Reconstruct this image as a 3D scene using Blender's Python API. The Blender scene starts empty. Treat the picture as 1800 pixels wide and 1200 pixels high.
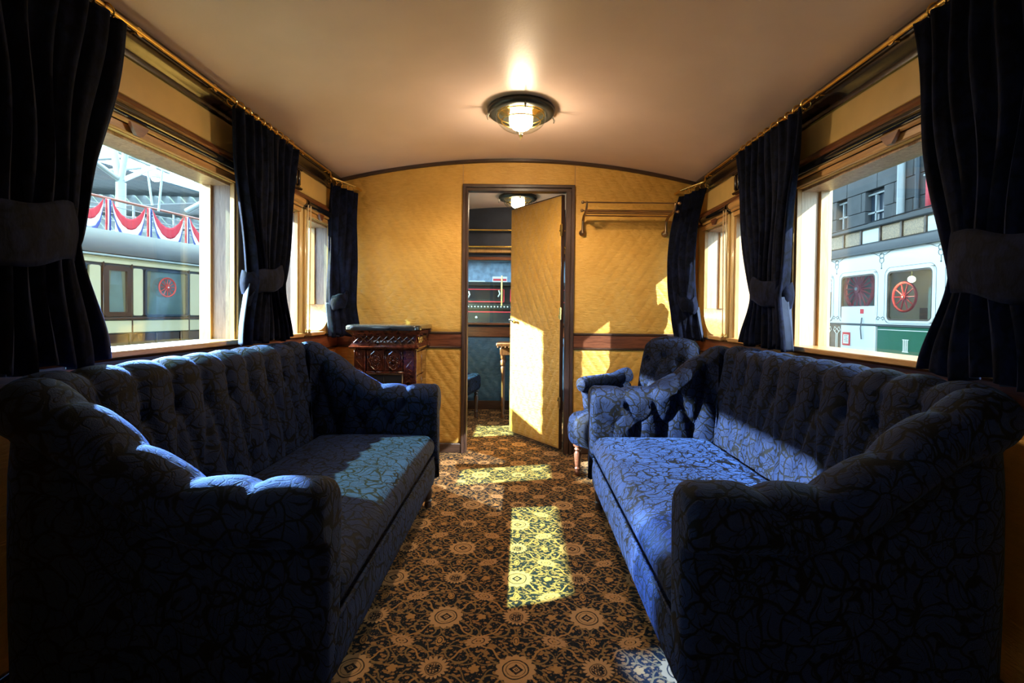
import bpy, bmesh, math, random
from mathutils import Vector, Matrix, noise
random.seed(7)
PI = math.pi
SC = bpy.context.scene
COL = SC.collection

# ------------------------------------------------------------ camera, world, lights, exposure
CX, CZ, F = .03, 1.11, 850.0
cam_d = bpy.data.cameras.new('camera'); cam = bpy.data.objects.new('camera', cam_d); COL.objects.link(cam)
cam_d.sensor_width = 36; cam_d.lens = 17.0; cam_d.shift_x = -.0083; cam_d.shift_y = -.0198
cam_d.clip_start = .03; cam_d.clip_end = 300
cam.matrix_world = Matrix.Translation((CX, 0, CZ)) @ Matrix.Rotation(PI/2 - .018, 4, 'X') @ Matrix.Rotation(.011, 4, 'Z')
SC.camera = cam

w = bpy.data.worlds.new('world'); SC.world = w; w.use_nodes = True
bg = w.node_tree.nodes['Background']; bg.inputs[0].default_value = (.58, .79, 1, 1); bg.inputs[1].default_value = 9.0

def sun(name, d, col, power, ang):
    l = bpy.data.lights.new(name, 'SUN'); o = bpy.data.objects.new(name, l); COL.objects.link(o)
    l.energy = power; l.color = col; l.angle = math.radians(ang)
    o.rotation_euler = Vector(d).to_track_quat('-Z', 'Y').to_euler()
    o.location = Vector(d) * -12
    return o
def spot(name, loc, tgt, col, power, size, blend=.15, rad=.12):
    l = bpy.data.lights.new(name, 'SPOT'); o = bpy.data.objects.new(name, l); COL.objects.link(o)
    l.energy = power; l.color = col; l.spot_size = math.radians(size); l.spot_blend = blend; l.shadow_soft_size = rad
    o.location = loc; o.rotation_euler = (Vector(tgt) - Vector(loc)).to_track_quat('-Z', 'Y').to_euler()
    return o
sun('skylight_sun', (1, .24, -.95), (.66, 1, .68), 27, .9)                       # greenish hall glazing, from the first side
spot('added_spot', (1.45 + 16, 2.0 - 14.4, 1.3 + 13.1), (1.45, 2.6, 1.3), (.94, .95, 1), 120000, 16, .3, .12)   # unseen spot added for the light patches from the other side
spot('added_spot', (-10.6, .95, 5.65), (-1.45, 2.057, 1.35), (.70, .82, 1), 92000, 13.8, .06, .10)          # unseen cool spot added low over the coach roof to light the seat
spot('added_spot', (-9.0, 3.9, 5.0), (-.05, 4.3, .75), (1, .97, .85), 60000, 14, .2, .08)  # unseen warm spot added to light the open door leaf
spot('added_spot', (-7.5, 9.4, 4.9), (-1.45, 2.5, 1.25), (.20, .40, 1), 78000, 20, .2, .12)               # unseen blue spot added further down the hall to light the arm tops
SC.view_settings.view_transform = 'Standard'; SC.view_settings.look = 'None'
SC.view_settings.gamma = 1; SC.view_settings.use_curve_mapping = False
SC.view_settings.exposure = 0.08
SC.cycles.max_bounces = 8; SC.cycles.transparent_max_bounces = 16
SC.cycles.caustics_reflective = False; SC.cycles.caustics_refractive = False
SC.cycles.sample_clamp_indirect = 6

# ------------------------------------------------------------ node expression helper
class V:
    def __init__(s, t, k): s.t = t; s.k = k
    def _m(s, op, *a):
        n = s.t.nodes.new('ShaderNodeMath'); n.operation = op
        for i, x in enumerate((s,) + a):
            if isinstance(x, V): s.t.links.new(x.k, n.inputs[i])
            else: n.inputs[i].default_value = x
        return V(s.t, n.outputs[0])
    def __add__(s, o): return s._m('ADD', o)
    __radd__ = __add__
    def __mul__(s, o): return s._m('MULTIPLY', o)
    __rmul__ = __mul__
    def __sub__(s, o): return s._m('SUBTRACT', o)
    def __rsub__(s, o): return (s * -1) + o
    def __truediv__(s, o): return s._m('DIVIDE', o)
    def __neg__(s): return s * -1
def mf(op):
    return lambda a, *b: a._m(op, *b)
vabs, vsin, vcos, vmin, vmax, vsqrt, vround, vmod, vpow, vatan2, vlt, vgt, vfrac = [mf(x) for x in
    ('ABSOLUTE', 'SINE', 'COSINE', 'MINIMUM', 'MAXIMUM', 'SQRT', 'ROUND', 'FLOORED_MODULO', 'POWER', 'ARCTAN2', 'LESS_THAN', 'GREATER_THAN', 'FRACT')]
def vstep(x, a, b, lo=0.0, hi=1.0):
    n = x.t.nodes.new('ShaderNodeMapRange'); n.interpolation_type = 'SMOOTHSTEP'
    x.t.links.new(x.k, n.inputs[0])
    for i, q in zip((1, 2, 3, 4), (a, b, lo, hi)): n.inputs[i].default_value = q
    return V(x.t, n.outputs[0])
class Mat:
    def __init__(s, name):
        s.m = bpy.data.materials.new(name); s.m.use_nodes = True; s.t = s.m.node_tree
        s.b = s.t.nodes['Principled BSDF']; s.o = s.t.nodes['Material Output']
    def node(s, ty, **k):
        n = s.t.nodes.new(ty)
        for a, b in k.items(): setattr(n, a, b)
        return n
    def link(s, a, b): s.t.links.new(a.k if isinstance(a, V) else a, b)
    def coords(s, which='Object'):
        n = s.node('ShaderNodeTexCoord'); return n.outputs[which]
    def xyz(s, sock=None):
        n = s.node('ShaderNodeSeparateXYZ'); s.link(sock or s.coords(), n.inputs[0])
        return [V(s.t, q) for q in n.outputs]
    def comb(s, x, y, z=0.0):
        n = s.node('ShaderNodeCombineXYZ')
        for i, q in enumerate((x, y, z)):
            if isinstance(q, V): s.link(q, n.inputs[i])
            else: n.inputs[i].default_value = q
        return n.outputs[0]
    def noise(s, vec, scale, detail=3, rough=.5, out=0, dist=0.0):
        n = s.node('ShaderNodeTexNoise'); n.inputs['Scale'].default_value = scale; n.inputs['Detail'].default_value = detail
        n.inputs['Roughness'].default_value = rough; n.inputs['Distortion'].default_value = dist
        if vec is not None: s.link(vec, n.inputs['Vector'])
        return V(s.t, n.outputs[out])
    def vor(s, vec, scale, feature='F1', out='Distance', rnd=1.0):
        n = s.node('ShaderNodeTexVoronoi'); n.feature = feature; n.inputs['Scale'].default_value = scale
        n.inputs['Randomness'].default_value = rnd
        if vec is not None: s.link(vec, n.inputs['Vector'])
        return V(s.t, n.outputs[out])
    def warp(s, vec, scale, amt):
        n = s.node('ShaderNodeTexNoise'); n.inputs['Scale'].default_value = scale; n.inputs['Detail'].default_value = 1
        s.link(vec, n.inputs['Vector'])
        a = s.node('ShaderNodeVectorMath', operation='MULTIPLY_ADD')
        s.link(n.outputs['Color'], a.inputs[0]); a.inputs[1].default_value = (amt,)*3; s.link(vec, a.inputs[2])
        return a.outputs[0]
    def scale(s, vec, v3):
        a = s.node('ShaderNodeVectorMath', operation='MULTIPLY'); s.link(vec, a.inputs[0]); a.inputs[1].default_value = v3
        return a.outputs[0]
    def mix(s, f, a, b):
        n = s.node('ShaderNodeMix', data_type='RGBA')
        if isinstance(f, V): s.link(f, n.inputs[0])
        else: n.inputs[0].default_value = f
        for i, q in ((6, a), (7, b)):
            if isinstance(q, tuple): n.inputs[i].default_value = q + (1,) if len(q) == 3 else q
            else: s.link(q, n.inputs[i])
        return n.outputs[2]
    def base(s, c):
        if isinstance(c, tuple): s.b.inputs['Base Color'].default_value = c + (1,)
        else: s.link(c, s.b.inputs['Base Color'])
        return s
    def set(s, **k):
        for a, b in k.items():
            i = s.b.inputs[a.replace('_', ' ')]
            if isinstance(b, V): s.link(b, i)
            else: i.default_value = b
        return s
    def bump(s, h, strength=.3, dist=.01):
        n = s.node('ShaderNodeBump'); n.inputs['Strength'].default_value = strength; n.inputs['Distance'].default_value = dist
        s.link(h, n.inputs['Height']); s.link(n.outputs[0], s.b.inputs['Normal']); return s

MATS = {}
def plain(name, col, rough=.5, metal=0.0, spec=.5, coat=0.0, bump=None, var=0.0, vscale=8):
    m = Mat(name)
    if var:
        n = m.noise(m.coords(), vscale, 4)
        d = tuple(c * (1 - var) for c in col); u = tuple(min(1, c * (1 + var)) for c in col)
        m.base(m.mix(vstep(n, .3, .7), d, u))
    else: m.base(col)
    m.set(Roughness=rough, Metallic=metal); m.b.inputs['Specular IOR Level'].default_value = spec
    m.b.inputs['Coat Weight'].default_value = coat; m.b.inputs['Coat Roughness'].default_value = .12
    if bump: m.bump(m.noise(m.coords(), bump[0], 4), bump[1], .01)
    MATS[name] = m.m; return m.m

def wood(name, dark, light, axis='y', rough=.35, coat=.3, sc=1.0):
    m = Mat(name); v = m.coords()
    st = {'x': (1.2, 14, 14), 'y': (14, 1.2, 14), 'z': (14, 14, 1.2)}[axis]
    g = m.noise(m.scale(v, tuple(q * sc for q in st)), 3, 6, .6, dist=1.2)
    f = m.noise(m.scale(v, tuple(q * sc * 3 for q in st)), 9, 3, .6)
    k = vstep(g * .75 + f * .25, .36, .64)
    m.base(m.mix(k, dark, light)); m.set(Roughness=rough); m.b.inputs['Coat Weight'].default_value = coat
    m.b.inputs['Coat Roughness'].default_value = .15
    m.bump(f, .12, .004)
    MATS[name] = m.m; return m.m

def velvet(name, dark, light, s1=13, s2=34, sheen=.25, tint=(.3, .45, 1)):
    m = Mat(name); v = m.coords()
    wv = m.warp(m.warp(v, 7, .12), 22, .03)
    e1 = m.vor(m.scale(wv, (1, 1.25, 1)), s1, 'DISTANCE_TO_EDGE')
    a = vstep(e1, .03, .08)
    e2 = m.vor(m.scale(wv, (1.6, 1, .8)), s2, 'DISTANCE_TO_EDGE')
    b = vstep(e2, .02, .10)
    pet = m.vor(wv, s1 * 1.0, 'F1')
    vn = m.node('ShaderNodeTexVoronoi'); vn.inputs['Scale'].default_value = s1; m.link(m.scale(wv, (1, 1.25, 1)), vn.inputs['Vector'])
    sb = m.node('ShaderNodeVectorMath', operation='SUBTRACT'); m.link(m.scale(wv, (1, 1.25, 1)), sb.inputs[0]); m.link(vn.outputs['Position'], sb.inputs[1])
    dx, dy, dz = m.xyz(sb.outputs[0])
    ang = vatan2(dx + dz * .6, dy + dz * .8)
    rr = V(m.t, vn.outputs['Distance'])
    rays = vstep(vabs(vsin(ang * 3.5 + rr * 3.0)), .10, .34) * vstep(rr, .08, .14) + (1 - vstep(rr, .05, .09))
    sel = vstep(m.noise(v, 6, 1), .55, .60)
    k = a * (sel * b + (1 - sel) * rays)
    fine = m.noise(v, 300, 2)
    k = k * vstep(fine, .2, .6, .6, 1.0)
    m.base(m.mix(k, dark, light)); m.set(Roughness=.75)
    m.b.inputs['Specular IOR Level'].default_value = .15
    m.link(k * sheen, m.b.inputs['Sheen Weight']); m.b.inputs['Sheen Roughness'].default_value = .35
    m.b.inputs['Sheen Tint'].default_value = tint + (1,)
    m.bump(k + fine * .4, .35, .004)
    MATS[name] = m.m; return m.m

velvet('sofa_velvet', (.0005, .0006, .0013), (.0062, .0128, .042), 16, 44, .17, (.15, .35, 1))
def curtain_mat():
    m = Mat('curtain_velvet'); v = m.coords()
    n = m.noise(m.scale(v, (1, 1, .5)), 26, 4, .6)
    e = m.vor(m.warp(v, 10, .08), 16, 'DISTANCE_TO_EDGE')
    k = vstep(n, .45, .62) * .7 + vstep(e, .03, .1) * .3
    m.base(m.mix(k, (.0015, .002, .005), (.006, .009, .028))); m.set(Roughness=.8)
    m.b.inputs['Specular IOR Level'].default_value = .1
    m.b.inputs['Sheen Weight'].default_value = .06; m.b.inputs['Sheen Roughness'].default_value = .4
    m.b.inputs['Sheen Tint'].default_value = (.25, .4, 1, 1)
    m.bump(n, .5, .006); MATS['curtain_velvet'] = m.m
curtain_mat()
plain('curtain_lining', (.016, .028, .065), .8, var=.2, vscale=20)

def quilt_mat(name, c0, c1, sc=1.0):
    m = Mat(name); v = m.coords()
    wr = m.noise(m.scale(v, (14, 14, 60)), 1.3, 4, .55, dist=.8)
    n = m.noise(v, 5, 3)
    m.base(m.mix(vstep(n * .5 + wr * .5, .35, .65), c0, c1)); m.set(Roughness=.42)
    m.b.inputs['Specular IOR Level'].default_value = .45
    m.b.inputs['Sheen Weight'].default_value = .15
    m.bump(wr + m.noise(v, 40, 2) * .3, .5, .012)
    MATS[name] = m.m
quilt_mat('quilted_gold', (.66, .35, .060), (.76, .43, .09))
quilt_mat('quilted_blue', (.03, .09, .16), (.05, .13, .22))
plain('cream_paint', (.74, .50, .17), .3, coat=.25, var=.05)
plain('cream_gloss', (.76, .56, .25), .25, coat=.4)
wood('dark_wood', (.009, .005, .004), (.028, .013, .008), 'y', .25, .6)
wood('dark_wood_z', (.045, .024, .018), (.085, .045, .034), 'z', .35, .4)
wood('dark_wood_x', (.035, .018, .012), (.07, .035, .024), 'x', .35, .4)
wood('mahogany', (.10, .030, .014), (.22, .075, .035), 'x', .3, .4)
wood('mahogany_y', (.12, .036, .015), (.26, .09, .035), 'y', .3, .4)
wood('oak', (.42, .22, .07), (.62, .36, .13), 'z', .35, .3)
wood('oak_y', (.45, .23, .07), (.64, .37, .13), 'y', .35, .3)
wood('walnut_z', (.34, .22, .155), (.52, .37, .27), 'z', .45, .15)
wood('table_wood', (.10, .04, .015), (.24, .11, .04), 'z', .3, .4)
plain('brass', (.90, .62, .20), .22, 1)
plain('old_brass', (.36, .22, .12), .3, 1, var=.2)
plain('nickel', (.75, .72, .68), .2, 1)
plain('black_gloss', (.008, .008, .010), .12, coat=.6)
plain('lamp_ring', (.03, .032, .03), .35, .3)
plain('cord', (.75, .55, .3), .6)
wood('jamb_shaded', (.20, .135, .115), (.34, .24, .205), 'z', .45, .15)  # jamb wood toned darker and mauve for the cool light on this side
wood('jamb_lit', (.50, .33, .19), (.66, .46, .28), 'z', .4, .2)  # jamb wood toned paler for the strong light on the opposite side
plain('iron', (.03, .025, .022), .5, .5)

def ceiling_mat():
    m = Mat('ceiling_paint'); v = m.coords()
    n = m.noise(v, 3, 4); f = m.noise(v, 90, 3, .6)
    m.base(m.mix(vstep(n, .3, .7), (.76, .57, .50), (.82, .62, .55))); m.set(Roughness=.38)
    m.bump(f + m.vor(v, 30, 'DISTANCE_TO_EDGE') * .3, .10, .004); MATS['ceiling_paint'] = m.m
ceiling_mat()

def glass_mat(name, tint=(.95, 1, .98), refl=1.0):
    m = Mat(name); t = m.t; t.nodes.remove(m.b)
    tr = m.node('ShaderNodeBsdfTransparent'); tr.inputs[0].default_value = tint + (1,)
    gl = m.node('ShaderNodeBsdfGlossy'); gl.inputs['Roughness'].default_value = .01
    lw = m.node('ShaderNodeLayerWeight'); lw.inputs[0].default_value = .5
    fr = vpow(V(t, lw.outputs['Facing']), 5.0) * .9 + .035
    mx = m.node('ShaderNodeMixShader')
    m.link(vmin(fr * refl, 1.0), mx.inputs[0]); m.link(tr.outputs[0], mx.inputs[1]); m.link(gl.outputs[0], mx.inputs[2])
    m.link(mx.outputs[0], m.o.inputs[0]); MATS[name] = m.m
glass_mat('clear_glass'); glass_mat('carriage_glass', (.80, .88, .90), 2.2)

def emit(name, col, st):
    m = Mat(name); m.base((.8, .8, .8)); m.b.inputs['Emission Color'].default_value = col + (1,)
    m.b.inputs['Emission Strength'].default_value = st; MATS[name] = m.m
emit('bulb_glow', (1, .82, .56), 17); emit('hall_bulb', (1, .97, .9), 30); emit('bulb_soft', (1, .85, .6), 6)

def carpet_mat():
    m = Mat('carpet'); co = m.coords(); x, y, z = m.xyz(co)
    a = .257
    wob = m.noise(co, 18, 2)
    u = (x + .23) / a + (wob - .5) * .05; v = (y - 1.742) / a + (m.noise(co, 17, 2) - .5) * .05
    def cell(uu, vv):
        ru = vround(uu); rv = vround(vv)
        fu = uu - ru; fv = vv - rv
        return fu, fv, vsqrt(fu*fu + fv*fv), vatan2(fv, fu), vmod(ru + rv, 2)
    fu, fv, r, th, par = cell(u, v)
    par = vgt(par, .5); npar = 1 - par
    S = lambda q, a0, b0: vstep(q, a0, b0)
    band = lambda q, lo, hi, e=.010: S(q, lo - e, lo) * (1 - S(q, hi, hi + e))
    # big rosette
    ro = .215 + vabs(vsin(th * 7)) * .035
    A = 1 - S(r - ro, -.01, .01)
    A = A * (1 - band(r, .150, .158)) * (1 - band(r, .112, .118, .006) * .7)
    dm = vabs(fu) + vabs(fv)
    A = A * (1 - band(dm, .050, .082)) * (1 - band(dm, .012, .022, .006))
    # palmette: spiky ring with a dark eye that holds small flowers
    po = .135 + vabs(vsin(th * 9)) * .055 + fv * .12
    er = vsqrt(fu*fu*1.25 + (fv - .0)*(fv - .0))
    P = 1 - S(r - po, -.01, .01)
    eye = 1 - S(er, .085, .095)
    ring = band(er, .100, .112, .005)
    dots = 1 - S(m.vor(m.comb(fu, fv), 30, 'F1', rnd=.4), .28, .40)
    P = P * (1 - ring * .8) * (1 - eye) + eye * dots
    site = A * npar + P * par
    # half sites: slanted leafy palmettes
    hu, hv, hr, hth, hpar = cell(u + .5, v + .5)
    sg = vgt(hpar, .5) * 2 - 1
    p1 = hu * .93 + hv * sg * .37; p2 = hv * .93 - hu * sg * .37
    hl = vsqrt(p1*p1 + p2*p2*2.6)
    H = 1 - S(hl - (.135 + vabs(vsin(hth * 8)) * .04), -.008, .008)
    H = H * (1 - band(hl, .075, .085, .006)) * (1 - (1 - S(hl, .028, .036)))
    # edge midpoints: small blossoms
    eu, ev, er1, eth, _ = cell(u + .5, v); e2u, e2v, er2, eth2, _ = cell(u, v + .5)
    E = 1 - S(er1 - (.045 + vabs(vsin(eth * 2.5)) * .025), -.008, .008)
    E2a = vsqrt(e2u*e2u*3.2 + e2v*e2v)
    E2 = (1 - S(E2a - .085, -.008, .008)) * (1 - band(E2a, .045, .058, .006))
    # vines on the diagonals, curling tendrils, filler leaves
    dg = vabs(fu) - vabs(fv)
    vine = 1 - S(vabs(dg + vsin((vabs(fu) + vabs(fv)) * 12.56) * .035), .012, .024)
    qu, qv, qr, qth, _ = cell(u * 2 + .5, v * 2 + .5)
    curl = band(qr + vsin(qth * 2) * .06, .27, .30, .02) + band(vabs(qr + vsin(qth * 3) * .10), .41, .435, .02) * .8
    wv = m.warp(co, 30, .02)
    leafd = m.vor(m.scale(wv, (1, 1.5, 1)), 46, 'F1'); leafc = m.vor(m.scale(wv, (1, 1.5, 1)), 46, 'F1', 'Color')
    leaf = 1 - S(leafd, .34, .44)
    leaf2 = 1 - S(m.vor(m.scale(wv, (1.6, 1, 1)), 78, 'F1'), .22, .36)
    tone = m.noise(co, 60, 2)
    ground = (.009, .013, .018)
    c = m.mix(leaf2 * .9, ground, (.16, .085, .035))
    c = m.mix(leaf * vstep(tone, .30, .42), c, (.33, .165, .055))
    c = m.mix(vmin(curl, 1.0) * .9, c, (.28, .165, .06))
    c = m.mix(vine, c, (.42, .21, .068))
    c = m.mix(vmin(E + E2, 1.0), c, (.44, .22, .07))
    c = m.mix(H, c, (.49, .26, .11))
    halo = 1 - S(r - (.235 * npar + .20 * par), -.005, .012)
    c = m.mix(halo * (1 - site) * .85, c, ground)
    c = m.mix(site, c, (.52, .285, .12))
    pile = m.noise(co, 700, 2)
    c2 = m.mix(vstep(pile, .3, .7, .0, .28), c, (.02, .014, .012))
    m.base(c2); m.set(Roughness=.95); m.b.inputs['Specular IOR Level'].default_value = .1
    m.bump(pile + site * .2, .35, .004); MATS['carpet'] = m.m
carpet_mat()

# ------------------------------------------------------------ mesh builder
class MB:
    def __init__(s): s.v = []; s.f = []
    def add(s, vs, fs):
        o = len(s.v); s.v += [tuple(q) for q in vs]; s.f += [tuple(o + i for i in f) for f in fs]; return s
    def box(s, x0, x1, y0, y1, z0, z1, b=0.0):
        x0, x1 = sorted((x0, x1)); y0, y1 = sorted((y0, y1)); z0, z1 = sorted((z0, z1))
        b = min(b, (x1-x0)*.45, (y1-y0)*.45, (z1-z0)*.45)
        if b <= 0:
            vs = [(x, y, z) for x in (x0, x1) for y in (y0, y1) for z in (z0, z1)]
            return s.add(vs, [(0, 1, 3, 2), (4, 6, 7, 5), (0, 4, 5, 1), (2, 3, 7, 6), (0, 2, 6, 4), (1, 5, 7, 3)])
        vs = []; idx = {}
        for i, x in enumerate((x0, x1)):
            for j, y in enumerate((y0, y1)):
                for k, z in enumerate((z0, z1)):
                    sx, sy, sz = (1, -1)[i], (1, -1)[j], (1, -1)[k]
                    for a, p in enumerate(((x, y + sy*b, z + sz*b), (x + sx*b, y, z + sz*b), (x + sx*b, y + sy*b, z))):
                        idx[i, j, k, a] = len(vs); vs.append(p)
        fs = []
        for i in (0, 1): fs.append([idx[i, j, k, 0] for j, k in ((0, 0), (0, 1), (1, 1), (1, 0))])
        for j in (0, 1): fs.append([idx[i, j, k, 1] for i, k in ((0, 0), (1, 0), (1, 1), (0, 1))])
        for k in (0, 1): fs.append([idx[i, j, k, 2] for i, j in ((0, 0), (0, 1), (1, 1), (1, 0))])
        for i in (0, 1):
            for j in (0, 1): fs.append([idx[i, j, 0, 0], idx[i, j, 1, 0], idx[i, j, 1, 1], idx[i, j, 0, 1]])
            for k in (0, 1): fs.append([idx[i, 0, k, 0], idx[i, 1, k, 0], idx[i, 1, k, 2], idx[i, 0, k, 2]])
        for j in (0, 1):
            for k in (0, 1): fs.append([idx[0, j, k, 1], idx[1, j, k, 1], idx[1, j, k, 2], idx[0, j, k, 2]])
        for i in (0, 1):
            for j in (0, 1):
                for k in (0, 1): fs.append([idx[i, j, k, a] for a in (0, 1, 2)])
        return s.add(vs, fs)
    def grid(s, fn, nu, nv, wrapu=False, wrapv=False):
        o = len(s.v); cu = nu if wrapu else nu + 1; cv = nv if wrapv else nv + 1
        for i in range(cu):
            for j in range(cv): s.v.append(tuple(fn(i / nu, j / nv)))
        for i in range(nu):
            for j in range(nv):
                a = o + i*cv + j; b = o + ((i+1) % cu)*cv + j; c = o + ((i+1) % cu)*cv + (j+1) % cv; d = o + i*cv + (j+1) % cv
                s.f.append((a, b, c, d))
        return s
    def tube(s, pts, r, n=10, closed=False, cap=True):
        pts = [Vector(p) for p in pts]; N = len(pts); rs = r if isinstance(r, (list, tuple)) else [r]*N
        o = len(s.v); prev = None
        for i, p in enumerate(pts):
            if closed: t = pts[(i+1) % N] - pts[i-1]
            else: t = pts[min(i+1, N-1)] - pts[max(i-1, 0)]
            t.normalize()
            if prev is None: a = t.orthogonal().normalized()
            else:
                a = prev - t * prev.dot(t)
                a = a.normalized() if a.length > 1e-6 else t.orthogonal().normalized()
            prev = a; b = t.cross(a)
            for k in range(n):
                q = 2*PI*k/n; s.v.append(tuple(p + (a*math.cos(q) + b*math.sin(q))*rs[i]))
        for i in range(N if closed else N-1):
            for k in range(n):
                s.f.append((o+i*n+k, o+i*n+(k+1) % n, o+((i+1) % N)*n+(k+1) % n, o+((i+1) % N)*n+k))
        if cap and not closed:
            s.f.append(tuple(o+k for k in range(n))[::-1]); s.f.append(tuple(o+(N-1)*n+k for k in range(n)))
        return s
    def lathe(s, prof, c=(0, 0, 0), n=16, axis='z', sx=1, sy=1):
        """prof: (radius, height) pairs"""
        c = Vector(c); o = len(s.v); N = len(prof)
        for r, h in prof:
            for k in range(n):
                q = 2*PI*k/n; a, b = r*math.cos(q)*sx, r*math.sin(q)*sy
                p = {'z': (a, b, h), 'x': (h, a, b), 'y': (a, h, b)}[axis]
                s.v.append(tuple(c + Vector(p)))
        for i in range(N-1):
            for k in range(n): s.f.append((o+i*n+k, o+i*n+(k+1) % n, o+(i+1)*n+(k+1) % n, o+(i+1)*n+k))
        s.f.append(tuple(o+k for k in range(n))[::-1]); s.f.append(tuple(o+(N-1)*n+k for k in range(n)))
        return s
    def prism(s, pts, off):
        """closed planar polygon pts extruded by the vector off"""
        n = len(pts); off = Vector(off)
        vs = [Vector(p) for p in pts] + [Vector(p) + off for p in pts]
        return s.add(vs, [tuple(range(n))[::-1], tuple(range(n, 2*n))] + [(i, (i+1) % n, n+(i+1) % n, n+i) for i in range(n)])
    def sphere(s, c, r, n=12, m=8, sx=1, sy=1, sz=1):
        return s.lathe([(r*math.sin(PI*max(.02, min(.98, i/m))), -r*sz*math.cos(PI*i/m)) for i in range(m+1)], c, n, sx=sx, sy=sy)
    def rbox(s, c, h, r, n=(10, 10, 6), fn=None):
        """rounded box: centre c, half sizes h, corner radius r, optional displacement fn(p, q) with q in [-1,1]^3"""
        c = Vector(c); h = Vector(h); vs = {}; out = []; fs = []
        def pt(i, j, k):
            key = (i, j, k)
            if key in vs: return vs[key]
            q = Vector((2*i/n[0]-1, 2*j/n[1]-1, 2*k/n[2]-1))
            q = Vector([math.copysign(abs(a)**.8, a) for a in q])
            p = Vector([q[a]*h[a] for a in range(3)])
            core = Vector([max(-(h[a]-r), min(h[a]-r, p[a])) for a in range(3)])
            d = p - core
            if d.length > 1e-9: p = core + d.normalized()*r if d.length > r*.2 else p
            if fn: p = fn(p, q)
            vs[key] = len(out); out.append(tuple(c + p)); return vs[key]
        for (a, b, e) in ((0, 1, 2), (1, 2, 0), (0, 2, 1)):
            for side in (0, n[e]):
                for i in range(n[a]):
                    for j in range(n[b]):
                        ks = []
                        for di, dj in ((0, 0), (1, 0), (1, 1), (0, 1)):
                            ijk = [0, 0, 0]; ijk[a] = i+di; ijk[b] = j+dj; ijk[e] = side; ks.append(pt(*ijk))
                        fs.append(tuple(ks))
        return s.add(out, fs)
    def xf(s, M):
        s.v = [tuple(M @ Vector(p)) for p in s.v]; return s
    def build(s, name, mat, parent=None, ang=40, shade=True):
        me = bpy.data.meshes.new(name); me.from_pydata(s.v, [], s.f)
        bm = bmesh.new(); bm.from_mesh(me)
        bmesh.ops.remove_doubles(bm, verts=bm.verts, dist=1e-6)
        bmesh.ops.recalc_face_normals(bm, faces=bm.faces)
        bm.to_mesh(me); bm.free()
        if shade:
            me.shade_smooth(); me.set_sharp_from_angle(angle=math.radians(ang))
        me.materials.append(MATS[mat])
        o = bpy.data.objects.new(name, me); COL.objects.link(o)
        if parent is not None: o.parent = parent
        return o
def thing(name, label=None, cat=None, loc=(0, 0, 0), rz=0, group=None, kind=None):
    o = bpy.data.objects.new(name, None); COL.objects.link(o); o.location = loc; o.rotation_euler = (0, 0, rz)
    o.empty_display_size = .05
    return tag(o, label, cat, group, kind)
def tag(o, label=None, cat=None, group=None, kind=None):
    for k, q in (('label', label), ('category', cat), ('group', group), ('kind', kind)):
        if q: o[k] = q
    return o
def struct(name, mb, mat, ang=40): return tag(mb.build(name, mat, ang=ang), kind='structure')
def dup(o, parent=None, **k):
    c = o.copy(); COL.objects.link(c)
    if parent is not None: c.parent = parent
    for ch in o.children: dup(ch, c)
    for a, q in k.items(): setattr(c, a, q)
    return c
def lerp(a, b, t): return a + (b - a)*t
def sst(t): t = max(0, min(1, t)); return t*t*(3-2*t)
def XP(px, Y, py=549): return CX + ((px-915) + .011*(py-549)) / F * Y
def ZP(py, Y, px=915): return CZ + ((549-py) + .011*(px-915)) / F * Y
# ============================================================ THE ROOM
W = 1.42; YB = -1.7; YF = 3.80; YE = 5.52
Z0, Z1 = .955, 1.745            # window opening bottom and top
def arc(x): return 2.135 + .17*(1 - (x/1.40)**2)
struct('floor', MB().box(-1.62, 1.62, YB-.05, YE+.05, -.08, 0), 'carpet')
def ceil(name, y0, y1):
    mb = MB(); mb.grid(lambda u, v: (lerp(-1.42, 1.42, u), lerp(y0, y1, v), arc(lerp(-1.42, 1.42, u))), 40, 1)
    mb.grid(lambda u, v: (lerp(-1.62, 1.62, u), lerp(y0, y1, v), arc(lerp(-1.42, 1.42, u)) + .06), 40, 1)
    struct(name, mb, 'ceiling_paint')
ceil('ceiling', YB, YF); ceil('ceiling.001', YF+.05, YE)

# windows: (y0, y1) per side; the third has a rounded far bottom corner; the rest sit behind the camera
WIN = [(1.12, 2.455), (2.76, 3.145), (3.255, 3.675)]
BACK = [(-1.0, -.1)]  # unseen window behind the camera, added for fill light
ROOM2 = [(3.99, 4.95)]
def side_wall(s, name, spans, y0, y1, zt=Z1, dark=False):
    mb = MB(); a, b = s*W, s*(W+.18)
    mb.box(a, b, y0, y1, 0, Z0); mb.box(a, b, y0, y1, zt, 2.2)
    y = y0
    for p, q in spans:
        mb.box(a, b, y, p, Z0, zt); y = q
    mb.box(a, b, y, y1, Z0, zt)
    return struct(name, mb, 'cream_gloss' if not dark else 'quilted_blue')
for s, nm in ((-1, 'wall_left'), (1, 'wall_right')):
    side_wall(s, nm, (BACK if s < 0 else []) + WIN, YB, YF)
side_wall(-1, 'wall_left.001', ROOM2, YF+.05, YE, dark=True)
side_wall(1, 'wall_right.001', ROOM2, YF+.05, YE, dark=True)
struct('wall_back', MB().box(-1.6, 1.6, YB-.1, YB, 0, 2.35), 'quilted_gold')

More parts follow.
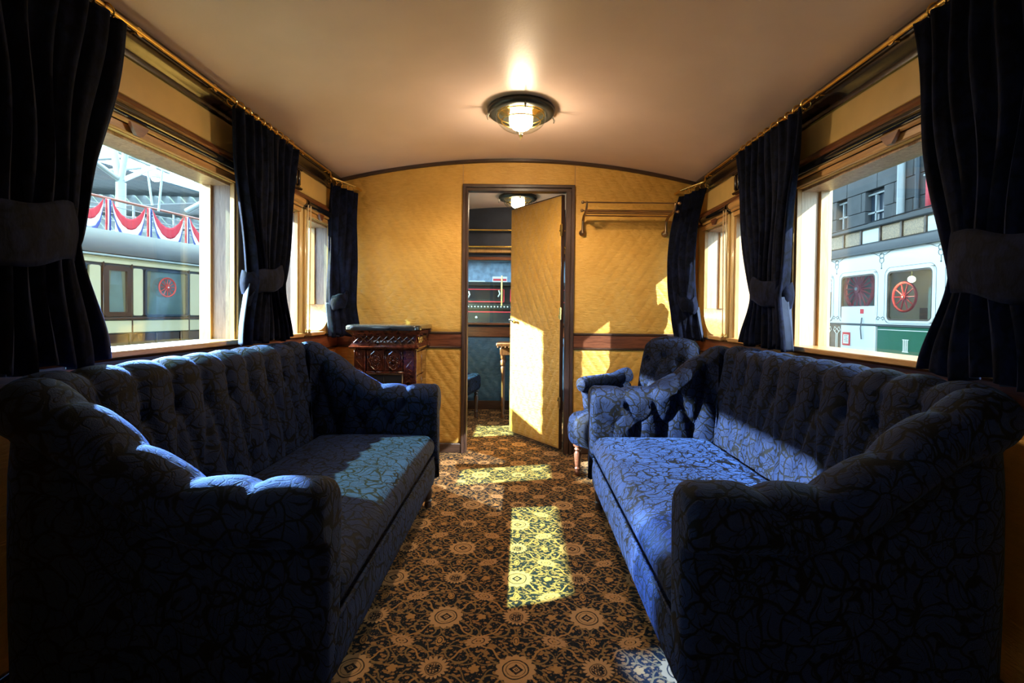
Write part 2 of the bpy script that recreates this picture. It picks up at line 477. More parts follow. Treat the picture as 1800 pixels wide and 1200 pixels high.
wn = 0
for s in (-1, 1):
    for i, (y0, y1) in enumerate(WIN + (BACK if s < 0 else [])):
        wn += 1
        t = thing(f'window_{wn}', kind='structure', loc=(s*W, y0, Z0))
        def P(mb, name, mat): o = mb.build(name, mat); o.parent = t; o.matrix_parent_inverse = Matrix.Translation((-s*W, -y0, -Z0)); return o
        xi, xo = s*(W-.004), s*(W+.15)
        # reveals: cream inner lip, walnut face toned per side for its light, oak outer bead
        rnd = .2 if i == 2 else 0
        for k, (yy, d) in enumerate(((y0, 1), (y1, -1))):
            rr = rnd if (k == 1) else 0
            zz0 = Z0 + rr
            P(MB().box(s*(W+.018), s*(W+.105), yy, yy+d*.012, zz0, Z1, .001), 'jamb', 'jamb_shaded' if s < 0 else 'jamb_lit')
            P(MB().box(s*(W-.006), s*(W+.018), yy, yy+d*.014, zz0, Z1, .002), 'inner_bead', 'oak')
            P(MB().box(s*(W+.105), s*(W+.15), yy, yy+d*.028, zz0, Z1, .002), 'outer_bead', 'oak')
        if rnd:
            R = rnd; cy, cz = y1 - R, Z0 + R
            arcp = [(cy + R*math.sin(q), cz - R*math.cos(q)) for q in [PI/2*k/14 for k in range(15)]]
            ip = [(cy + (R-.012)*math.sin(q), cz - (R-.012)*math.cos(q)) for q in [PI/2*k/14 for k in range(15)]]
            P(MB().prism([(s*(W+.001), y, z) for y, z in arcp + [(y1, Z0)]], (s*.178, 0, 0)), 'corner_block', 'oak_y')
            P(MB().prism([(s*(W-.003), y, z) for y, z in arcp + ip[::-1]], (s*.155, 0, 0)), 'curved_jamb', 'oak_y')
        ye = y1 - rnd
        P(MB().box(s*(W+.02), s*(W+.15), y0, y1, Z1-.014, Z1, .001), 'head', 'walnut_z')
        P(MB().box(s*(W-.045), s*(W+.15), y0+.001, ye, Z0-.02, Z0+.004, .004), 'sill', 'oak_y')
        P(MB().box(s*(W+.125), s*(W+.131), y0+.01, y1-.01, Z0, Z1-.01), 'pane', 'clear_glass')
        # moulding round the opening on the room side
        if i != 2:
            for yy, d in ((y0, -1), (y1, 1)):
                P(MB().box(s*(W-.014), s*W, yy+d*.002, yy+d*.030, Z0, Z1+.03, .004), 'casing', 'cream_gloss')
        P(MB().box(s*(W-.016), s*W, y0-.03, y1+.03, Z1+.002, Z1+.034, .004), 'casing_head', 'oak_y')
# room two windows (plain panes)
for s in (-1, 1):
    wn += 1
    t = thing(f'window_{wn}', kind='structure')
    MB().box(s*(W+.12), s*(W+.126), ROOM2[0][0], ROOM2[0][1], Z0, Z1).build('pane', 'clear_glass', t)
    MB().box(s*(W-.03), s*(W+.12), ROOM2[0][0], ROOM2[0][1], Z0-.02, Z0+.004).build('sill', 'mahogany_y', t)

# side-wall joinery, running the length of the car: each strip a trim
tn = 0
def trim(mb, mat):
    global tn; tn += 1
    return struct(f'trim_{tn}', mb, mat)
def profile(pts, y0, y1, s):
    return MB().prism([(s*x, y0, z) for x, z in pts], (0, y1-y0, 0))
for s in (-1, 1):
    # cornice (dark, stepped ogee) under the ceiling
    trim(profile([(W, 2.025), (W-.012, 2.025), (W-.016, 2.04), (W-.012, 2.05), (W-.02, 2.062), (W-.035, 2.075), (W-.045, 2.095), (W-.045, 2.105), (W-.055, 2.11), (W-.055, 2.125), (W-.04, 2.145), (W, 2.145)], YB, YF, s), 'dark_wood')
    # rail under the frieze and its hood
    trim(profile([(W, 1.835), (W-.03, 1.835), (W-.035, 1.845), (W-.03, 1.858), (W-.018, 1.865), (W-.014, 1.876), (W, 1.876)], YB, YF, s), 'mahogany_y')
    trim(profile([(W, 1.782), (W-.018, 1.782), (W-.024, 1.792), (W-.018, 1.802), (W, 1.802)], YB, YF, s), 'dark_wood')
    # frieze panels
    for y0, y1 in ((-1.6, .95), (1.0, 2.93), (3.16, 3.78)):
        trim(MB().box(s*(W-.006), s*W, y0, y1, 1.882, 2.02, .003), 'cream_paint')
    # dado: cap moulding, mahogany band, base
    trim(profile([(W, .925), (W-.02, .925), (W-.028, .932), (W-.024, .94), (W, .94)], YB, YF, s), 'dark_wood')
    trim(MB().box(s*(W-.012), s*W, YB, YF, .835, .925, .002), 'mahogany_y')
    trim(MB().box(s*(W-.02), s*W, YB, YF, .822, .835, .004), 'dark_wood')
    tag(MB().box(s*(W-.02), s*W, YB, YF, 0, .075, .006).build('baseboard_' + ('left' if s < 0 else 'right'), 'dark_wood'), kind='structure')
    # post battens between window two and three
    for yy in (3.168, 3.232):
        trim(MB().box(s*(W-.018), s*W, yy-.014, yy+.014, Z0, 1.78, .005), 'cream_gloss')

# quilted cloth panels
def quilt(x0, x1, z0, z1f, y, amp=.006, wx=.085, wz=.12, n=.0085, M=None, sk=0.0, fade=None):
    nu = max(4, int(abs(x1-x0)/n)); zt = max(z1f(x0), z1f(x1), z1f((x0+x1)/2)); nv = max(4, int((zt-z0)/n))
    def fn(u, v):
        x = lerp(x0, x1, u); z = lerp(z0, z1f(x), v)
        a = x/wx + z/wz + sk*z; b = x/wx - z/wz + sk*z
        h = (abs(math.sin(PI*a))*abs(math.sin(PI*b)))**.38
        cr = noise.noise(Vector((x*18, z*55, 3.1)))*.35
        am = amp*(fade(x, z) if fade else 1)
        e = min(1, min(u, 1-u)*nu/2.0, min(v, 1-v)*nv/2.0)
        return (x, y - (h*am + cr*amp*.35)*e - .0005, z)
    mb = MB().grid(fn, nu, nv)
    if M: mb.xf(M)
    return mb
DX0, DX1, DZ = -.430, .444, 2.105       # outer door casing
wf = thing('wall_front', kind='structure', loc=(0, YF, 0))
def WP(mb, nm, mt): o = mb.build(nm, mt); o.parent = wf; o.matrix_parent_inverse = Matrix.Translation((0, -YF, 0)); return o
core = MB()
def wall_poly(x0, x1, z0, z1f, n=16):
    pts = [(x0, YF, z0), (x1, YF, z0)] + [(lerp(x1, x0, k/n), YF, z1f(lerp(x1, x0, k/n))) for k in range(n+1)]
    return pts
for a, b, z in ((-1.6, DX0+.03, 0), (DX0+.03, DX1-.03, DZ-.03), (DX1-.03, 1.6, 0)):
    core.prism(wall_poly(a, b, z, lambda x: arc(max(-1.42, min(1.42, x)))+.03), (0, .05, 0))
WP(core, 'panel_backing', 'quilted_gold')
top = lambda x: arc(x) - .012
fd = lambda x, z: .55 + .45*sst((abs(x)-.45)/.4)
WP(quilt(-1.415, DX0-.002, .956, top, YF, fade=fd), 'quilted_panel', 'quilted_gold')
WP(quilt(DX1+.002, 1.415, .956, top, YF, fade=fd), 'quilted_panel', 'quilted_gold')
WP(quilt(DX0+.002, DX1-.002, DZ+.002, top, YF, amp=.0025), 'quilted_panel', 'quilted_gold')
WP(quilt(-1.415, DX0-.004, .078, lambda x: .822, YF, amp=.008), 'quilted_panel', 'quilted_gold')
WP(quilt(DX1+.004, 1.415, .078, lambda x: .822, YF, amp=.008), 'quilted_panel', 'quilted_gold')
for a, b in ((-1.418, DX0), (DX1, 1.418)):
    trim(MB().box(a, b, YF-.012, YF, .838, .936, .002), 'mahogany')
    trim(MB().box(a, b, YF-.020, YF, .936, .954, .005), 'dark_wood_x')
    trim(MB().box(a, b, YF-.016, YF, .824, .838, .004), 'dark_wood_x')
    tag(MB().box(a, b, YF-.02, YF, 0, .078, .006).build('baseboard_front', 'dark_wood_x'), kind='structure')
# curved trim where wall meets ceiling
mb = MB(); N = 48
mb.grid(lambda u, v: (lerp(-1.40, 1.40, u), YF - (.022 if v in (.25, .5) else (.0 if v in (0, 1) else .012)), arc(lerp(-1.40, 1.40, u)) - [0, 0, .020, .026, .026][int(v*4)]), N, 4)
trim(mb, 'dark_wood_x')
for q in (DX0-.0, DX1+.0):      # thin joints above the door corners
    trim(MB().box(q-.003, q+.003, YF-.006, YF, DZ, arc(q)-.02), 'oak')
# quilt below the dado on the side walls
for s in (-1, 1):
    M = Matrix.Translation((s*W, 0, 0)) @ Matrix.Rotation(s*-PI/2, 4, 'Z')
    o = quilt(-3.78, -2.4, .078, lambda x: .822, 0, amp=.007, M=Matrix.Translation((s*W, 0, 0)) @ Matrix(((0, s, 0, 0), (-1, 0, 0, 0), (0, 0, 1, 0), (0, 0, 0, 1))))
    trim(o, 'quilted_gold')
    o = MB().box(s*(W-.004), s*W, YB, 2.4, .078, .822); trim(o, 'quilted_gold')

# door casing and leaf
dt = thing('doorway', kind='structure', loc=(0, YF, 0))
dt.name = 'door_frame'
def DP(mb, nm, mt): o = mb.build(nm, mt); o.parent = dt; o.matrix_parent_inverse = Matrix.Translation((0, -YF, 0)); return o
IX0, IX1, IZ = -.388, .378, 2.055
for a, b, c, d in ((DX0, DX0+.026, DX0+.026, IX0), (DX1-.026, DX1, IX1, DX1-.026)):
    DP(MB().box(a, b, YF-.028, YF+.06, 0, DZ, .004), 'casing_post', 'dark_wood_z')
    DP(MB().box(c, d, YF-.012, YF+.06, 0, DZ-.02, .003), 'casing_stop', 'dark_wood_z')
DP(MB().box(DX0, DX1, YF-.029, YF+.06, DZ-.026, DZ, .004), 'casing_head', 'dark_wood_x')
DP(MB().box(DX0+.02, DX1-.02, YF-.013, YF+.06, IZ, DZ-.024, .003), 'casing_stop', 'dark_wood_x')
hx, hy = .360, YF+.045; ang = math.atan2(.572, -.412)
door = thing('door_1', kind='structure', loc=(hx, hy, 0), rz=ang)
LW = .70
MB().box(0, LW, -.016, .016, .02, 2.045, .002).build('door_leaf', 'dark_wood_z', door)
# quilt on the leaf side that faces the saloon (+y local faces the camera side)
Mq = Matrix(((1, 0, 0, 0), (0, -1, 0, 0), (0, 0, 1, 0), (0, 0, 0, 1)))
quilt(.004, LW-.004, .03, lambda x: 2.035, -.0175, amp=.008, wx=.085, wz=.15, M=Mq).build('quilted_panel', 'quilted_gold', door)
mb = MB()
for sgn in (1,):
    mb.lathe([(.022, 0), (.022, .006), (.012, .010), (.010, .035), (.012, .04)], (LW-.045, .017, 1.04), 14, 'y')
    mb.tube([(LW-.045, .055, 1.04), (LW-.075, .062, 1.043), (LW-.12, .06, 1.036)], [.010, .009, .011], 10)
hd = mb.build('door_handle', 'nickel', door)
mb = MB().sphere((LW+.0, -.045, 1.04), .024, 14, 8).lathe([(.010, -.04), (.010, 0)], (LW-.02, -.005, 1.04), 10, 'y')
mb.build('door_knob', 'nickel', door)
for hz in (.35, 1.06, 1.72):
    MB().box(-.012, .03, .014, .021, hz, hz+.09, .002).tube([(-.004, .02, hz-.004), (-.004, .02, hz+.094)], .007, 8).build('hinge', 'brass', door)

# carved corbels in the frieze between the second and third window
for s in (-1, 1):
    t = thing('carved_bracket', 'dark carved wooden frieze block between cream panels on the ' + ('stove side' if s < 0 else 'armchair side'), 'bracket', (s*W, 2.95, 1.88), group='frieze blocks')
    M = Matrix.Translation((-s*W, -2.95, -1.88))
    def Q(mb, nm, mt='dark_wood'): o = mb.build(nm, mt, t); o.matrix_parent_inverse = M; return o
    Q(MB().box(s*(W-.022), s*(W-.006), 2.95, 3.13, 1.88, 2.022, .004), 'backing_block')
    for k in range(4):
        y = 2.972 + k*.04
        Q(MB().box(s*(W-.034), s*(W-.020), y, y+.022, 1.905, 1.995, .005), 'flute')
    Q(MB().box(s*(W-.038), s*(W-.018), 2.945, 3.135, 2.0, 2.022, .006), 'cap_moulding')
    Q(MB().box(s*(W-.038), s*(W-.018), 2.945, 3.135, 1.88, 1.896, .006), 'foot_moulding')

# roller blinds
def roller(s, y0, y1, lab, knob=True, cord_y=None, tube_mat='black_gloss', beam=True):
    t = thing('roller_blind', lab, 'blind', (s*(W-.05), (y0+y1)/2, 1.80), group='roller blinds')
    M = Matrix.Translation((-s*(W-.05), -(y0+y1)/2, -1.80))
    def Q(mb, nm, mt): o = mb.build(nm, mt, t); o.matrix_parent_inverse = M; return o
    x = s*(W-.026)
    Q(MB().tube([(x, y0, 1.815), (x, y1, 1.815)], .0225, 18), 'roller', tube_mat)
    Q(MB().tube([(s*(W-.022), y0+.01, 1.787), (s*(W-.022), y1-.01, 1.787)], .009, 10), 'hem_bar', 'oak_y')
    for y in (y0, y1):
        Q(MB().lathe([(.026, -.008), (.028, 0), (.026, .008)], (x, y, 1.815), 16, 'y').box(x-.004, s*W, y-.007, y+.007, 1.79, 1.84, .003), 'end_bracket', 'dark_wood')
    if knob:
        ym = (y0+y1)/2
        Q(MB().prism([(s*(W-.036), ym-.045, 1.785), (s*(W-.036), ym+.045, 1.785), (s*(W-.036), ym+.03, 1.765), (s*(W-.036), ym+.012, 1.745), (s*(W-.036), ym-.012, 1.745), (s*(W-.036), ym-.03, 1.765)], (s*.014, 0, 0)), 'pull_tab', 'mahogany_y')
    if cord_y:
        for dy in (-.02, .02):
            Q(MB().tube([(s*(W-.05), cord_y+dy, 1.80), (s*(W-.045), cord_y+dy*1.1, 1.4), (s*(W-.04), cord_y+dy*1.2, .985)], .0035, 8), 'pull_cord', 'cord')
            Q(MB().lathe([(.004, 0), (.009, .006), (.008, .02), (.004, .028)], (s*(W-.04), cord_y+dy*1.2, .958), 10), 'cord_weight', 'brass')
for s, a in ((-1, 'stove side'), (1, 'armchair side')):
    roller(s, 1.16, 2.44, f'black roller blind rolled up above the big window on the {a}')
    roller(s, 2.60, 3.17, f'wooden roller blind with hanging cords beside the narrow window post, {a}', False, 3.205, 'oak_y')
    roller(s, 3.21, 3.66, f'short black roller blind over the round-cornered window, {a}', True, None)
# ============================================================ CARPET-LEVEL FURNITURE
def turned_leg(h, r=.022, foot=True):
    p = [(r*1.25, h), (r*1.3, h-.02), (r*.75, h-.028), (r*1.05, h-.042), (r*.7, h-.055), (r*1.1, h-.075), (r*.85, h*.35), (r*.7, h*.27), (r*1.0, h*.22), (r*.7, h*.17)]
    p += [(r*.8, h*.12), (r*.9, h*.06), (r*.8, 0)] if foot else [(r*.6, 0)]
    return MB().lathe(p[::-1], n=14)

def make_sofa(s, Ya, Yb, label):
    """u: distance from the seat front towards the wall, s: which wall. The back and both arms are one swept roll."""
    U0 = .455
    sofa = thing('sofa', label, 'sofa', (s*(U0+.4), (Ya+Yb)/2, 0), group='tufted saloon sofas')
    Mi = Matrix.Translation((-s*(U0+.4), -(Ya+Yb)/2, 0))
    def Q(mb, nm, mt='sofa_velvet', parent=sofa, **k):
        o = mb.build(nm, mt, parent, **k)
        if parent is sofa: o.matrix_parent_inverse = Mi
        return o
    av = .085; R = .11; UB = .755           # arm centre inset, corner radius, back line
    ya, yb = Ya + av + .01, Yb - av - .01
    # path of the roll centre
    path = []
    n1 = 60
    L1 = UB - R
    for k in range(n1): path.append((L1*k/n1, ya))
    for k in range(30):
        q = PI/2*k/30; path.append((L1 + R*math.sin(q), ya + R - R*math.cos(q)))
    n2 = 130
    for k in range(n2): path.append((UB, lerp(ya+R, yb-R, k/n2)))
    for k in range(30):
        q = PI/2*k/30; path.append((UB - R + R*math.cos(q), yb - R + R*math.sin(q)))
    for k in range(n1+1): path.append((L1*(1-k/n1), yb))
    S = [0]
    for a, b in zip(path, path[1:]): S.append(S[-1] + math.hypot(b[0]-a[0], b[1]-a[1]))
    T = S[-1]; N = len(path)
    def height(u): return .705 + .237*sst((u-.24)/.48)
    def backness(i):
        return sst((path[i][0] - .35)/(UB-.35))
    pitch = .150
    nb = round(T/pitch); pitch = T/nb
    rows = [.50, .70]
    def tuft(sarc, z, h, top, bk):
        """cushion depth (0..-1): valleys run from the lower buttons up in diamonds, then straight over the roll"""
        a = sarc/pitch
        zb1, zb2 = .50, max(.60, h - .17)
        if top or z > zb2: d = abs(a - round(a))*pitch
        elif z > zb1:
            t = (z - zb1)/(zb2 - zb1)      # from half-offset button to full-offset
            off = .5*(1-t)
            f = (a - round(a)); d = min(abs(f-off), abs(f+off))*pitch
        else:
            f = a - .5; d = abs(f - round(f))*pitch
        v = 1 - min(1, d/(pitch*.46))
        val = -(v**2.2)
        dz1 = math.hypot((a - .5 - round(a-.5))*pitch, z - zb1); dz2 = math.hypot((a - round(a))*pitch, z - zb2)
        val -= .9*math.exp(-(dz1/.022)**2)
        if not top: val -= .9*math.exp(-(dz2/.022)**2)
        return val
    def section(i):
        h = height(path[i][0]); bk = backness(i); r = .078
        pts = []
        r = lerp(.088, .080, bk); zt = h - r; ib = lerp(.075, .150, bk)
        for k in range(23):                       # inner face
            t = k/22; z = lerp(.34, zt, t)
            n = -lerp(ib, r, t**.8) - .018*math.sin(PI*t)*bk
            pts.append((n, z, 'in'))
        for k in range(1, 20):                    # roll
            q = PI - (PI*1.20)*k/19
            pts.append((r*math.cos(q)*1.0, zt + r*math.sin(q), 'top'))
        pts.append((.046, zt - .066, 'seam')); pts.append((.040, zt - .078, 'seam'))
        for k in range(1, 9): pts.append((.044 + .004*math.sin(PI*k/8), lerp(zt-.080, .16, k/8), 'out'))
        return pts, h, bk
    rings = []
    nrm = []
    for i in range(N):
        a = path[max(0, i-1)]; b = path[min(N-1, i+1)]
        tx, ty = b[0]-a[0], b[1]-a[1]; l = math.hypot(tx, ty); nrm.append((ty/l, -tx/l))   # outward
    for i in range(N):
        pts, h, bk = section(i); ring = []
        endf = min(1, min(S[i], T-S[i])/.14)
        for n, z, kd in pts:
            dn = dz = 0
            if kd in ('in', 'top'):
                v = tuft(S[i], z, h, kd == 'top', bk)
                amp = lerp(.021, .024, bk)*endf
                if kd == 'in': dn = -v*amp * min(1, (z-.34)/.06)
                else:
                    cz = h - .078; L = math.hypot(n, z-cz) + 1e-6
                    fall = 1 if n < 0 else max(0, 1 - n/.085)
                    dn = -v*amp*.75*(-n/L)*fall if True else 0; dz = v*amp*.85*((z-cz)/L)*fall
                    if endf < 1 or bk < .9: dz += 0
            # valleys push the surface inwards (outward direction for the inner face)
            ring.append((n + dn, z + dz))
        rings.append(ring)
    def P(i, n, z, du=0):
        u, y = path[i]; nx, ny = nrm[i]
        return (s*(U0 + u + nx*n + du), y + ny*n, z)
    K = len(rings[0])
    # front caps: shrink the end rings for a soft rounded arm front
    def cap(i, sign):
        out = []
        zc = .45
        for k in range(1, 7):
            q = PI/2*k/6; e = .035
            ring = []
            for n, z in rings[i]:
                zt = rings[i][30][1]
                cz2 = max(.2, min(z, height(0) - .085)); cn = 0.0
                dn, dz = n - cn, z - cz2; L = math.hypot(dn, dz) + 1e-6
                sh = min(e*(1-math.cos(q)), L*.9)
                ring.append((n - dn/L*sh, z - dz/L*sh))
            out.append([P(i, n, z, -e*math.sin(q)) for n, z in ring])
        return out
    def seg(name, i0, i1, caps=None):
        mb = MB(); R_ = [[P(i, n, z) for n, z in rings[i]] for i in range(i0, i1+1)]
        if caps == 'start': R_ = cap(0, 1)[::-1] + R_
        if caps == 'end': R_ = R_ + cap(N-1, 1)
        for r in R_: mb.v += r
        for a in range(len(R_)-1):
            for b in range(K-1): mb.f.append((a*K+b, a*K+b+1, (a+1)*K+b+1, (a+1)*K+b))
            mb.f.append((a*K+K-1, a*K, (a+1)*K, (a+1)*K+K-1))
        if caps == 'start': mb.f.append(tuple(range(K)))
        if caps == 'end': mb.f.append(tuple(range((len(R_)-1)*K, len(R_)*K)))
        return Q(mb, name, ang=60)
    c0 = n1 + 15; c1 = N - 1 - c0
    seg('armrest', 0, c0, 'start'); seg('backrest', c0, c1); seg('armrest', c1, N-1, 'end')
    # tufting buttons
    but = MB().sphere((0, 0, 0), .011, 8, 6, sx=.5).build('button', 'sofa_velvet', None); first = True
    for k in range(nb+1):
        for half, zb in ((0, None), (.5, .50)):
            sv = (k + half)*pitch
            if sv > T - .15 or sv < .15: continue
            i = min(range(N), key=lambda j: abs(S[j]-sv))
            h = height(path[i][0]); z = zb or max(.60, h-.17)
            if z > h - .10: continue
            sec = rings[i]; j = min(range(22), key=lambda j: abs(sec[j][1]-z))
            n = sec[j][0]
            p = P(i, n - .004, z)
            o = but if first else dup(but)
            first = False; o.parent = sofa; o.matrix_parent_inverse = Mi; o.location = p
    # seat cushion, front rail, piping
    def dome(p, q):
        if q.z > 0: p = p + Vector((0, 0, .028*(1-q.x**2)*(1-q.y**4)))
        fr = -s*q.x
        return p + Vector((-s*.012*(1-abs(q.z))*max(0, fr), 0, 0))
    Q(MB().rbox((s*(U0+.30), (Ya+Yb)/2, .375), (.315, (Yb-Ya)/2-.15, .062), .045, (22, 40, 6), dome), 'seat_cushion', ang=70)
    def bulge(p, q): return p + Vector((-s*.010*(1-abs(q.z)**2)*max(0, -s*q.x), 0, 0))
    Q(MB().rbox((s*(U0+.33), (Ya+Yb)/2, .235), (.345, (Yb-Ya)/2-.125, .078), .018, (8, 30, 8), bulge), 'seat_base', ang=60)
    Q(MB().tube([(s*(U0-.017), lerp(Ya+.165, Yb-.165, k/20), .313) for k in range(21)], .006, 8), 'piping')
    for y in (Ya+.07, Yb-.07):
        for u in (.03, .76):
            o = turned_leg(.17, .024).build('leg', 'dark_wood_z', sofa); o.location = (s*(U0+u), y, 0); o.matrix_parent_inverse = Mi
    # hidden carcass so the outer shell stands on something
    Q(MB().box(s*(U0+.01), s*(U0+.79), Ya+.05, Yb-.05, .155, .175), 'underframe', 'dark_wood')
    return sofa
make_sofa(-1, 1.07, 2.80, 'blue-black brocade velvet tufted sofa standing in front of the brown tiled stove')
make_sofa(1, 1.07, 2.80, 'blue brocade velvet tufted sofa with the armchair beyond its end')

# armchair in the corner by the luggage rack
def armchair(loc, rz, label, group=None):
    t = thing('armchair', label, 'armchair', loc, rz)
    if group: t['group'] = group
    def seatf(p, q):
        if q.z > 0: p = p + Vector((0, 0, .03*(1-q.x**2)*(1-q.y**2)))
        return p + Vector((0, -.015*(1-abs(q.z))*max(0, -q.y), 0))
    MB().rbox((0, -.04, .325), (.30, .34, .115), .06, (16, 16, 10), seatf).build('seat', 'sofa_velvet', t, ang=70)
    bts = [(-.15, .78), (0, .80), (.15, .78), (-.075, .66), (.075, .66), (-.15, .55), (0, .55), (.15, .55)]
    def backf(p, q):
        x, z = p.x, p.z + .66
        w = 1 - .10*max(0, q.z)**2
        p = Vector((p.x*w, p.y + .10*(q.z+1)*.5, p.z - .035*q.x**2*max(0, q.z)))
        if q.y < .2:
            v = 0
            for bx, bz in bts:
                d = math.hypot(x-bx, z-bz); v += math.exp(-(d/.03)**2)
            for bx, bz in bts:
                for cx2, cz2 in bts:
                    if 0 < (bz-cz2) < .15 and abs(bx-cx2) < .1:
                        L = math.hypot(bx-cx2, bz-cz2); tt = max(0, min(1, ((x-bx)*(cx2-bx)+(z-bz)*(cz2-bz))/L/L))
                        d = math.hypot(x-bx-(cx2-bx)*tt, z-bz-(cz2-bz)*tt); v = max(v, .45*math.exp(-(d/.014)**2))
            p = p + Vector((0, .038*min(1.2, v) - .02*(1-q.x**2)*(1-q.z**2), 0))
        return p
    MB().rbox((0, .26, .66), (.235, .065, .29), .06, (40, 6, 50), backf).build('backrest', 'sofa_velvet', t, ang=70)
    for bx, bz in bts:
        o = MB().sphere((0, 0, 0), .012, 8, 6).build('button', 'sofa_velvet', t); o.location = (bx*(1-.1*max(0, (bz-.66)/.29)**2), .21+.05*((bz-.66)/.29+1)+.012, bz)
    for sx in (-1, 1):
        pts = [(sx*.275, lerp(.20, -.27, k/14), .625 + .03*sst((5-k)/5) - .01*(k/14)) for k in range(15)]
        mb = MB().tube(pts, [.056]*13+[.054, .046], 16)
        mb.tube([(sx*.275, -.27, .615), (sx*.275, -.300, .615)], [.046, .012], 16)
        def af(p, q): return p + Vector((sx*(.012*q.z), .03*max(0, -q.z)*max(0, -q.y) + (.025*math.cos(q.z*PI/2))*max(0, -q.y), 0))
        mb.rbox((sx*.268, -.02, .47), (.040, .24, .14), .035, (6, 14, 10), af)
        mb.build('armrest', 'sofa_velvet', t, ang=70)
    for sx, sy in ((-1, -1), (1, -1), (-1, 1), (1, 1)):
        turned_leg(.222, .024).build('leg', 'mahogany', t).location = (sx*.25, -.31 if sy < 0 else .22, 0)
    return t
armchair((.83, 3.27, 0), math.radians(-55), 'blue brocade velvet armchair with buttoned back in the corner below the brass rack')

# tiled stove
st = thing('tiled_stove', 'brown glazed tiled stove with dark marble top against the quilted wall', 'stove', (-.915, 3.57, 0))
Mi = Matrix.Translation((.915, -3.57, 0))
def SQ(mb, nm, mt='stove_glaze', **k): o = mb.build(nm, mt, st, **k); o.matrix_parent_inverse = Mi; return o
m = Mat('stove_glaze'); n_ = m.noise(m.coords(), 40, 4)
m.base(m.mix(vstep(n_, .3, .7), (.045, .010, .006), (.13, .032, .016))); m.set(Roughness=.16); m.b.inputs['Coat Weight'].default_value = .8; m.b.inputs['Coat Roughness'].default_value = .05
m.bump(n_, .06, .004); MATS['stove_glaze'] = m.m
plain('marble_top', (.025, .03, .035), .18, coat=.6, var=.4, vscale=12)
X0, X1, Y0, Y1 = -1.135, -.695, 3.36, 3.78
SQ(MB().box(X0+.012, X1-.012, Y0+.012, Y1, .10, .845, .004), 'stove_body')
SQ(MB().box(X0-.01, X1+.01, Y0-.01, Y1, 0, .10, .008), 'plinth')
# top slab, rounded corners
def slab(x0, x1, y0, y1, z0, z1, r):
    pts = []
    for cx_, cy_, q0 in ((x1-r, y0+r, -PI/2), (x1-.01, y1-.01, 0), (x0+.01, y1-.01, PI/2), (x0+r, y0+r, PI)):
        rr = r if cy_ < (y0+y1)/2 else .01
        for k in range(9): pts.append((cx_ + rr*math.cos(q0 + PI/2*k/8), cy_ + rr*math.sin(q0 + PI/2*k/8)))
    mb = MB(); cx_, cy_ = (x0+x1)/2, (y0+y1)/2; NP = len(pts)
    prof = [(.006, z0), (0, z0+.006), (0, z1-.012), (.004, z1-.004), (.012, z1)]
    for d, z in prof:
        for x, y in pts:
            L = math.hypot(x-cx_, y-cy_); mb.v.append((x-(x-cx_)/L*d, y-(y-cy_)/L*d, z))
    for a in range(len(prof)-1):
        for b in range(NP): mb.f.append((a*NP+b, a*NP+(b+1) % NP, (a+1)*NP+(b+1) % NP, (a+1)*NP+b))
    mb.f.append(tuple(range(NP))[::-1]); mb.f.append(tuple(range((len(prof)-1)*NP, len(prof)*NP)))
    return mb
SQ(slab(X0-.05, X1+.035, Y0-.055, Y1, .975, 1.012, .07), 'marble_top', 'marble_top')
# flared cornice
cor = MB()
prf = [(0, .845), (.018, .848), (.024, .86), (.012, .872), (.004, .885), (.004, .935), (.012, .945), (.028, .96), (.042, .975)]
for i, (d, z) in enumerate(prf):
    cor.v += [(X0-d, Y1, z), (X0-d, Y0-d, z), (X1+d, Y0-d, z), (X1+d, Y1, z)]
for i in range(len(prf)-1):
    for k in range(4): cor.f.append((i*4+k, i*4+(k+1) % 4, (i+1)*4+(k+1) % 4, (i+1)*4+k))
SQ(cor, 'flared_cornice')
# diamond lattice frieze
nx = 9; x0, x1 = X0+.01, X1-.01; zz0, zz1 = .888, .932
for k in range(nx):
    a = lerp(x0, x1, k/nx); b = lerp(x0, x1, (k+1)/nx); mb = MB()
    for p, q in (((a, zz0), (b, zz1)), ((a, zz1), (b, zz0))):
        mb.tube([(p[0], Y0-.010, p[1]), (q[0], Y0-.010, q[1])], .0042, 6)
    SQ(mb, 'lattice_diamond')
for k in range(7):
    a = lerp(Y0+.02, Y1-.04, k/7); b = lerp(Y0+.02, Y1-.04, (k+1)/7); mb = MB()
    for p, q in (((a, zz0), (b, zz1)), ((a, zz1), (b, zz0))):
        mb.tube([(X1+.009, p[0], p[1]), (X1+.009, q[0], q[1])], .0042, 6)
    SQ(mb, 'lattice_diamond')
